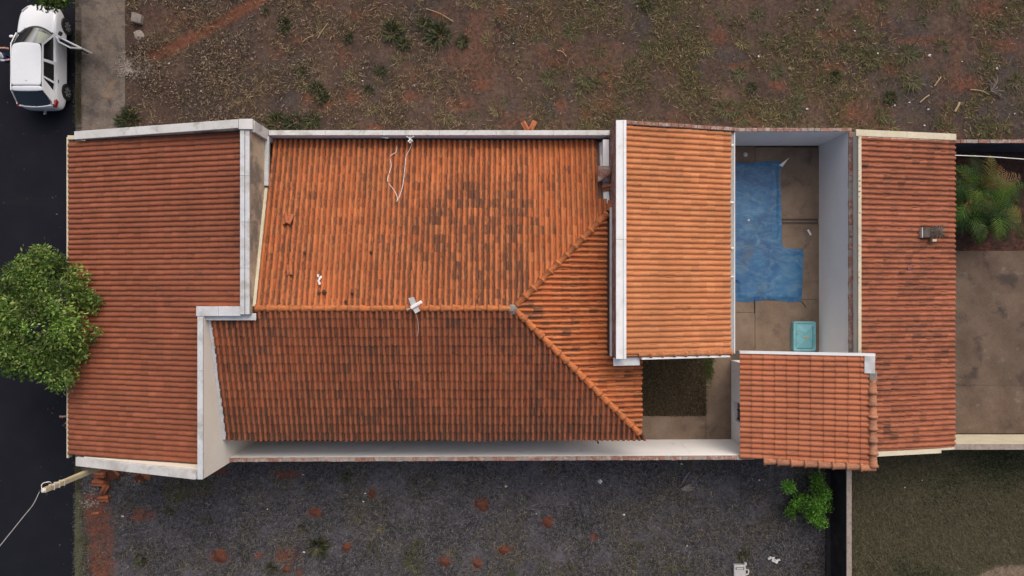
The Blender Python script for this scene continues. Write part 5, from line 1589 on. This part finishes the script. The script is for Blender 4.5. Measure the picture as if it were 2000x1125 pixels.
# palm clump
pcn = P(1932, 402, 1.6)
pm = empty('palm', (pcn.x, pcn.y, 0), 'clump of feathery palm in the dark rear yard', 'palm')
r = random.Random(12)
stems = []
for k in range(9):
    a = r.uniform(0, 6.28); q = r.uniform(.05, .4)
    b0 = Vector((pcn.x + q * math.cos(a), pcn.y + q * math.sin(a), 0)); e = b0 + Vector((math.cos(a) * .35, math.sin(a) * .35, r.uniform(.7, 1.5)))
    MB().tube(polyline([b0, b0.lerp(e, .5), e], 2), [.045, .042, .04, .035, .03], 7).build('stem', M['bark'], pm); stems.append((e, a))
for k in range(92):
    e, a0 = stems[k % 9]
    a = k * 2.4 + r.gauss(0, .4); L = r.uniform(.8, 1.55); el = r.uniform(.3, 1.35)
    pts = []
    for t in range(9):
        s = t / 8
        ang = el - s * (1.1 + el * .6)
        pts.append((pts[-1] if pts else e) + Vector((math.cos(a) * math.cos(ang), math.sin(a) * math.cos(ang), math.sin(ang))) * (L / 8 if t else 0))
    mb = MB().tube(pts, [.012] * 5 + [.008] * 4, 4)
    side = Vector((-math.sin(a), math.cos(a), 0))
    nv = 15; Vv = []; Ff = []; 
    base_c = r.choice([(0.026, 0.075, 0.010), (0.018, 0.050, 0.010), (0.050, 0.12, 0.014), (0.085, 0.16, 0.018), (0.014, 0.035, 0.008), (0.13, 0.12, 0.025)]) if r.random() < .92 else (0.17, 0.10, 0.05)
    for i in range(nv):
        s = .12 + .88 * i / (nv - 1); f_ = s * 8; q = min(int(f_), 7)
        p = pts[q].lerp(pts[q + 1], f_ - q); d = (pts[q + 1] - pts[q]).normalized()
        ll = .44 * math.sin(math.pi * min(1, .25 + s * .72)) * r.uniform(.85, 1.1) + .04
        for sg in (-1, 1):
            dirv = (side * sg * .75 + d * .62 + Vector((0, 0, -.12 + r.gauss(0, .08)))).normalized()
            w = d * .013
            b_ = len(Vv)
            Vv += [p - w, p + w, p + dirv * ll * .6 + w * 1.1 + Vector((0, 0, .01)), p + dirv * ll * .6 - w * 1.1 + Vector((0, 0, .01)), p + dirv * ll + Vector((0, 0, -.10))]
            Ff += [(b_, b_ + 1, b_ + 2, b_ + 3), (b_ + 3, b_ + 2, b_ + 4)]
    fr = mb.build('frond', M['bark'], pm)
    fr.data.materials.clear()
    me = fr.data
    nb = len(me.vertices)
    allv = [tuple(v.co) for v in me.vertices] + [tuple(v) for v in Vv]
    allf = [tuple(p.vertices) for p in me.polygons] + [tuple(i + nb for i in f) for f in Ff]
    cc = np.array([base_c] * len(allv)) * (1 + rng.uniform(-.18, .18, (len(allv), 1)))
    fr.data = mesh_np('frond', np.array(allv), allf, M['leaf'], cc)

# ================================================================== car
CX, CY = -17.30, 8.50
car = empty('parked_car', (CX, CY, -0.10), 'white compact hatchback with its passenger door open on the road', 'car')
CL = Vector((CX, CY, -0.10))


def cw(p): return CL + Vector(p)


def lbuild(mb, name, mat, parent=car, **kw):
    mb.v = [CL + v for v in mb.v]
    return mb.build(name, mat, parent, **kw)


ST = [(-1.94, .56, .38, .66), (-1.90, .70, .30, .80), (-1.78, .775, .24, .90), (-1.5, .80, .2, .93), (-1.1, .815, .18, .93), (-.5, .82, .18, .925), (.2, .82, .18, .92), (.75, .815, .18, .93), (1.1, .80, .2, .90), (1.45, .775, .22, .84), (1.72, .70, .26, .76), (1.88, .58, .32, .66), (1.94, .42, .38, .58)]
ST = [(a_, b_ * 0.92, c_, d_) for a_, b_, c_, d_ in ST]
mb = MB(); prof_n = 0
vv = []; ff = []
for yv, w, zb, zs in ST:
    half = [(w * .80, zb), (w * .97, zb + .06), (w, zb + .18), (w, (zb + zs) / 2), (w * .985, zs - .13), (w * .95, zs - .03), (w * .84, zs + .005), (w * .5, zs + .025), (0.0, zs + .032)]
    full = half + [(-x_, z_) for x_, z_ in half[-2::-1]]
    prof_n = len(full)
    vv += [(x_, yv, z_) for x_, z_ in full]
for i in range(len(ST) - 1):
    for k in range(prof_n - 1):
        a = i * prof_n + k
        ff.append([a, a + prof_n, a + prof_n + 1, a + 1])
ff.append(list(range(prof_n))); ff.append([(len(ST) - 1) * prof_n + k for k in range(prof_n)][::-1])
mb.add(vv, [f_[::-1] for f_ in ff])
body = lbuild(mb, 'body', M['paint'], smooth=True, subsurf=2)


def patch(name, rows, mat, parent=car, th=0.0, sub=0, smooth=True):
    """a curved sheet from rows of points (car coordinates)"""
    mb = MB(); n = len(rows[0]); m_ = len(rows)
    vs = [p for r_ in rows for p in r_]
    fs = [[i * n + k, i * n + k + 1, (i + 1) * n + k + 1, (i + 1) * n + k] for i in range(m_ - 1) for k in range(n - 1)]
    mb.add(vs, fs)
    o = lbuild(mb, name, mat, parent, smooth=smooth, subsurf=sub)
    if th:
        s = o.modifiers.new('solid', 'SOLIDIFY'); s.thickness = th; s.offset = -1
    return o


def arc(w, y, z, n=7, by=0.0, bz=0.0):
    """across the car: half width w, bowed by by (along y) and bz (up) at the middle"""
    return [(w * t, y + by * (1 - t * t), z + bz * (1 - t * t)) for t in np.linspace(-1, 1, n)]


# cabin interior
lbuild(MB().box(-.64, .64, -1.55, .78, .90, .962), 'cabin_floor', M['dark_plastic'], bevel=.02)
for sx in (-1, 1):
    lbuild(MB().box(sx * .36 - .23, sx * .36 + .23, -.62, -.50, .94, 1.25), 'front_seat', M['seat'], bevel=.06)
lbuild(MB().box(-.6, .6, -1.35, -1.22, .94, 1.22), 'rear_seat', M['seat'], bevel=.05)
lbuild(MB().lathe([(.17, -.012), (.185, 0), (.17, .012), (.155, 0), (.17, -.012)], (-.36, .28, 1.02), (0, -.55, .83), 18), 'steering_wheel', M['dark_plastic'])
# roof, glass, pillars
patch('roof_panel', [arc(.50, .20, 1.385, 9, .05, .035), arc(.535, -.10, 1.415, 9, 0, .04), arc(.545, -.55, 1.425, 9, 0, .04), arc(.54, -1.0, 1.42, 9, 0, .04), arc(.52, -1.29, 1.405, 9, 0, .035)], M['paint'], th=.03, sub=2)
patch('spoiler', [arc(.53, -1.295, 1.40, 9, 0, .033), arc(.54, -1.40, 1.375, 9, -.03, .03), arc(.55, -1.44, 1.345, 9, -.03, .03)], M['paint'], th=.025, sub=1)
patch('windscreen', [arc(.64, .70, .945, 9, .28, .02), arc(.575, .46, 1.165, 9, .16, .03), arc(.505, .215, 1.375, 9, .05, .04)], M['clear'], sub=1)
patch('screen_border', [arc(.655, .72, .938, 9, .30, .015), arc(.63, .585, 1.02, 9, .235, .025)], M['dark_plastic'], sub=1)
patch('rear_window', [arc(.53, -1.445, 1.335, 9, -.03, .03), arc(.575, -1.64, 1.15, 9, -.05, .02), arc(.60, -1.83, .965, 9, -.08, .01)], M['glass'], sub=1)
patch('tailgate', [arc(.61, -1.835, .96, 9, -.08, .01), arc(.63, -1.885, .90, 9, -.06, .01)], M['paint'], th=.02, sub=1)


def side_pt(y, t, sx):
    """on the side of the glasshouse: t 0 at the belt line, 1 at the roof rail"""
    wb = .712 - .05 * max(0, (y - .3)) - .06 * max(0, (-1.2 - y)) / .5
    wt = .545
    return (sx * (wb + (wt - wb) * t), y, .925 + (1.395 - .925) * t + .02 * math.sin(math.pi * t))


def side_quad(name, pts, sx, mat, off=0.0, th=0.015):
    rows = []
    vs = [side_pt(y, t, sx) for y, t in pts]
    vs = [(x_ + sx * off * .9, y_, z_ + off * .45) for x_, y_, z_ in vs]
    mb = MB().add(vs, [list(range(len(vs))) if sx > 0 else list(range(len(vs)))[::-1]])
    o = lbuild(mb, name, mat)
    s = o.modifiers.new('solid', 'SOLIDIFY'); s.thickness = th; s.offset = -1
    return o


for sx in (-1, 1):
    # white pillars and rails
    side_quad('pillar', [(.78, 0), (.68, 0), (.14, 1), (.23, 1)], sx, M['paint'], .006, .03)
    side_quad('pillar', [(-.30, 0), (-.42, 0), (-.40, 1), (-.31, 1)], sx, M['paint'], .006, .03)
    side_quad('pillar', [(-1.42, 0), (-1.82, 0), (-1.44, 1), (-1.10, 1), (-1.02, .93)], sx, M['paint'], .004, .03)
    side_quad('roof_rail', [(.23, .93), (-1.44, .93), (-1.44, 1.04), (.23, 1.04)], sx, M['paint'], .004, .03)
    side_quad('belt_rail', [(.78, -.02), (-1.82, -.02), (-1.82, .10), (.74, .10)] if sx < 0 else [(-.30, -.02), (-1.82, -.02), (-1.82, .10), (-.30, .10)], sx, M['paint'], .004, .03)
    side_quad('door_seam_strip', [(-1.02, .1), (-1.10, .1), (-.98, .93), (-.92, .93)], sx, M['paint'], .008, .02)
    side_quad('rear_door_glass', [(-.43, .11), (-1.01, .11), (-.92, .92), (-.41, .92)], sx, M['glass'], -.004)
    side_quad('quarter_glass', [(-1.11, .11), (-1.42, .16), (-1.03, .90), (-.99, .92)], sx, M['glass'], -.004)
    lbuild(MB().box(sx * .757 - .012, sx * .757 + .012, -1.02, -.90, .80, .825), 'door_handle', M['dark_plastic'], bevel=.008)
    mb = MB().add([(sx * .80, -1.62, .90), (sx * .74, -1.86, .90), (sx * .62, -1.90, .84), (sx * .70, -1.70, .955), (sx * .80, -1.70, .78), (sx * .72, -1.90, .76)], [[0, 1, 3], [1, 2, 3], [0, 4, 5, 1], [1, 5, 2]])
    mb.v = [Vector((v.x * .945, v.y * 1.008, v.z + .012)) for v in mb.v]
    lbuild(mb, 'tail_lamp', M['tail'])
    mb = MB().add([(sx * .50, 1.86, .72), (sx * .70, 1.66, .79), (sx * .62, 1.62, .83), (sx * .45, 1.80, .775)], [[0, 1, 2, 3]])
    mb.v = [Vector((v.x * .88, v.y * .985, v.z + .004)) for v in mb.v]
    lbuild(mb, 'headlamp', M['lampglass'])
    for yv in (-1.22, 1.22):
        cxx = sx * .672
        wh_ = lbuild(MB().lathe([(.12, -.08), (.21, -.09), (.275, -.075), (.285, -.03), (.285, .04), (.275, .085), (.20, .10), (.19, .09)], (cxx, yv, .285), (sx, 0, 0), 26), 'wheel', M['rubber'], smooth=True)
        mb = MB().lathe([(.19, .09), (.185, .07), (.0, .05)], (cxx, yv, .285), (sx, 0, 0), 20)
        for k in range(7):
            a = 2 * math.pi * k / 7
            mb.bar((cxx + sx * .09, yv, .285), (cxx + sx * .09, yv + .175 * math.cos(a), .285 + .175 * math.sin(a)), .05, .03, (1, 0, 0))
        mb.v = [CL + v for v in mb.v]
        mb.build('rim', M['alloy'], None)
        rim = COL.objects[-1]
        rim.parent = wh_
        # dark arch behind the wheel, slightly proud of the flank
        lbuild(MB().lathe([(.0, .072), (.300, .072), (.305, .06), (.305, .0)], (sx * .688, yv, .31), (sx, 0, 0), 26), 'wheel_arch', M['dark_plastic'])
lbuild(MB().box(-.20, .20, -1.965, -1.935, .60, .72), 'number_plate', M['grey_plastic'])
lbuild(MB().box(-.04, .04, -2.06, -1.92, .36, .42).lathe([(.0, .05), (.035, .03), (.04, 0), (.03, -.03)], (0, -2.05, .43), n=10), 'tow_hitch', M['alloy'])
lbuild(MB().tube([(0.0, -1.90, .975), (.10, -1.91, .97), (.22, -1.86, .985)], .012, 5), 'rear_wiper', M['dark_plastic'])
lbuild(MB().lathe([(.02, 0), (.015, .03), (0, .035)], (.03, -1.13, 1.458), n=8), 'aerial_base', M['dark_plastic'])
for a, b in (((-.40, .93, .97), (.05, .80, 1.03)), ((.05, .96, .97), (.42, .75, 1.04))):
    lbuild(MB().tube([a, b], .010, 5), 'wiper', M['dark_plastic'])
# left door mirror and left closed door glass
side_quad('front_door_glass', [(.66, .10), (-.29, .10), (-.30, .92), (.18, .92)], -1, M['glass'], -.004)
lbuild(MB().box(-.89, -.76, .56, .66, .93, 1.05), 'mirror', M['paint'], bevel=.03)
# open passenger door, built closed and swung about its hinge
hinge = Vector((.755, .70, 0)); ROT = Matrix.Rotation(R(64), 4, 'Z')


def swing(mb):
    mb.v = [hinge + ROT @ (v + Vector((-.055 if v.z < 1.1 else -.01, 0, 0)) - hinge) for v in mb.v]
    return mb


dr = lbuild(swing(MB().hexa([(.775, .68, .25), (.825, .68, .25), (.825, -.32, .25), (.775, -.32, .25)], [(.735, .68, .92), (.80, .68, .92), (.80, -.32, .92), (.735, -.32, .92)])), 'door', M['paint'], bevel=.015)
ORIG[dr.name] = Vector((0, 0, 0))
fr = [(.76, .66, .93), (.56, .17, 1.39), (.55, -.30, 1.395), (.755, -.33, .93)]
mb = MB()
for a, b in zip(fr[:-1], fr[1:]): mb.bar(a, b, .05, .04)
lbuild(swing(mb), 'door_frame', M['paint'], dr)
lbuild(swing(MB().add([(.757, .62, .94), (.565, .17, 1.375), (.555, -.28, 1.38), (.752, -.31, .94)], [[0, 1, 2, 3]])), 'door_glass', M['glass'], dr)
lbuild(swing(MB().box(.70, .735, -.25, .6, .35, .88)), 'door_lining', M['seat'], dr)
lbuild(swing(MB().box(.83, .98, .50, .60, .92, 1.04)), 'mirror', M['dark_plastic'], dr, bevel=.03)

# sunshade behind the windscreen
o = patch('sunshade', [arc(.58, .69, .955, 9, .24, .0), arc(.48, .235, 1.335, 9, .04, .02)], M['shade'], None, th=.01)
tag(o, 'pale folding sunshade behind the windscreen of the white car', 'sunshade')
o = lbuild(MB().tube([(.06, .93, .966), (.05, .25, 1.375)], .008, 4), 'sunshade_seam', M['seat'], None)
o.parent = bpy.data.objects['sunshade']

# ================================================================== people (each body one continuous skinned mesh)
def person(label, loc, rz, J, edges, rad, bands, zoff=0.0):
    me = bpy.data.meshes.new('person')
    names = list(J); idx = {n_: i for i, n_ in enumerate(names)}
    me.from_pydata([J[n_] for n_ in names], [(idx[a], idx[b]) for a, b in edges], [])
    o = bpy.data.objects.new('person', me); COL.objects.link(o)
    m1 = o.modifiers.new('skin', 'SKIN')
    m2 = o.modifiers.new('sub', 'SUBSURF'); m2.levels = 2; m2.render_levels = 2
    sv = me.skin_vertices[0].data if len(me.skin_vertices) else None
    if sv is None:
        bpy.context.view_layer.objects.active = o
    for n_, i in idx.items():
        rr = rad[n_]
        me.skin_vertices[0].data[i].radius = rr if isinstance(rr, tuple) else (rr, rr)
        me.skin_vertices[0].data[i].use_root = (n_ == 'pelvis')
    dg = bpy.context.evaluated_depsgraph_get()
    ev = bpy.data.meshes.new_from_object(o.evaluated_get(dg))
    o.modifiers.clear(); o.data = ev
    ev.materials.clear()
    for mname in ('skin', bands['top'], bands['legs'], 'hair'): ev.materials.append(M[mname])
    pts = {n_: Vector(J[n_]) for n_ in names}
    for p in ev.polygons:
        c = p.center
        near = min(names, key=lambda n_: (pts[n_] - c).length)
        p.use_smooth = True
        part = bands['map'].get(near, 0)
        p.material_index = part
    o.location = loc; o.rotation_euler = (0, 0, rz)
    tag(o, label, 'person')
    return o


def standing(arm_r, arm_l, leg_r=(0.11, 0.02), leg_l=(-0.11, 0.0)):
    J = {'pelvis': (0, 0, .95), 'waist': (0, .0, 1.08), 'chest': (0, .01, 1.30), 'neckb': (0, 0, 1.44), 'neck': (0, .01, 1.52), 'head': (0, .03, 1.62), 'crown': (0, .02, 1.71)}
    E = [('pelvis', 'waist'), ('waist', 'chest'), ('chest', 'neckb'), ('neckb', 'neck'), ('neck', 'head'), ('head', 'crown')]
    Rr = {'pelvis': (.15, .11), 'waist': (.135, .10), 'chest': (.16, .11), 'neckb': (.09, .07), 'neck': (.055, .055), 'head': (.085, .10), 'crown': (.06, .07)}
    for s, (arm, leg) in {'r': (arm_r, leg_r), 'l': (arm_l, leg_l)}.items():
        sg = 1 if s == 'r' else -1
        sh = (sg * .19, 0, 1.40); el, wr = arm
        J['sh' + s] = sh; J['el' + s] = el; J['wr' + s] = wr
        d = (Vector(wr) - Vector(el)).normalized(); pl = Vector(wr) + d * .08
        J['pa' + s] = tuple(pl)
        sd_ = d.cross(Vector((0, 0, 1)))
        sd_ = sd_.normalized() if sd_.length > .1 else Vector((1, 0, 0))
        E += [('chest', 'sh' + s), ('sh' + s, 'el' + s), ('el' + s, 'wr' + s), ('wr' + s, 'pa' + s)]
        Rr.update({'sh' + s: .065, 'el' + s: .043, 'wr' + s: .028, 'pa' + s: (.036, .02)})
        for k, (off, ln) in enumerate(((-.03, .065), (-.01, .08), (.012, .075), (.032, .058))):
            nm = f'f{k}{s}'; J[nm] = tuple(pl + sd_ * off * 1.2 + d * ln + Vector((0, 0, -.012))); E.append(('pa' + s, nm)); Rr[nm] = .009
        J['th' + s] = tuple(Vector(wr) + d * .05 + sd_ * -.06); E.append(('wr' + s, 'th' + s)); Rr['th' + s] = .010
        hx_, hy_ = leg
        J['hip' + s] = (sg * .10, 0, .88); J['kn' + s] = (hx_, hy_ * .6 + .03, .50); J['an' + s] = (hx_, hy_, .09); J['toe' + s] = (hx_ + sg * .02, hy_ + .16, .04)
        E += [('pelvis', 'hip' + s), ('hip' + s, 'kn' + s), ('kn' + s, 'an' + s), ('an' + s, 'toe' + s)]
        Rr.update({'hip' + s: .10, 'kn' + s: .062, 'an' + s: .045, 'toe' + s: (.045, .035)})
    return J, E, Rr


def pmap():
    m_ = {'pelvis': 2, 'waist': 1, 'chest': 1, 'neckb': 1, 'neck': 0, 'head': 0, 'crown': 3}
    for s in 'rl':
        m_.update({'sh' + s: 1, 'el' + s: 1, 'wr' + s: 0, 'pa' + s: 0, 'hip' + s: 2, 'kn' + s: 2, 'an' + s: 2, 'toe' + s: 3})
    return m_


def face(o, loc, rz):
    """eyes, nose and ears as small children of the body"""
    Rz = Matrix.Rotation(rz, 4, 'Z'); L = Vector(loc)
    for nm, q, r_, mt in (('eye', (-.032, .125, 1.635), .011, 'hair'), ('eye', (.032, .125, 1.635), .011, 'hair'), ('nose', (0, .137, 1.605), .015, 'skin'), ('ear', (-.088, .03, 1.615), .022, 'skin'), ('ear', (.088, .03, 1.615), .022, 'skin'), ('mouth', (0, .125, 1.57), .012, 'maroon')):
        c = Vector(q)
        mb = MB().lathe([(0, -r_), (r_ * .7, -r_ * .7), (r_, 0), (r_ * .7, r_ * .7), (0, r_)], (0, 0, 0), n=8)
        me = bpy.data.meshes.new(nm); me.from_pydata([tuple(v + c) for v in mb.v], [], mb.f); me.materials.append(M[mt])
        e = bpy.data.objects.new(nm, me); COL.objects.link(e); e.parent = o


try:
    J, E, Rr = standing(((.24, .18, 1.17), (.22, .45, 1.12)), ((-.22, -.02, 1.15), (-.21, .08, .93)), (0.12, .32), (-.10, -.05))
    loc = (-15.66, P(0, 826, 1.2).y, 0.03)
    o = person('person in a teal shirt and maroon trousers stepping out under the front eave', loc, R(90), J, E, Rr, dict(top='teal_shirt', legs='maroon', map=pmap()))
    face(o, loc, R(90))
    J, E, Rr = standing(((.25, .04, 1.16), (.24, .22, 1.02)), ((-.25, .02, 1.16), (-.23, .20, 1.0)), (0.11, .05), (-.11, -.02))
    loc = (-18.52, P(0, 104, 1.2).y, -0.10)
    o = person('person in white top and blue jeans standing beside the white car', loc, R(-70), J, E, Rr, dict(top='white_shirt', legs='jeans', map=pmap()))
    face(o, loc, R(-70))
except Exception as ex:
    print('PERSON FAILED', ex)
    raise

bpy.context.view_layer.update()
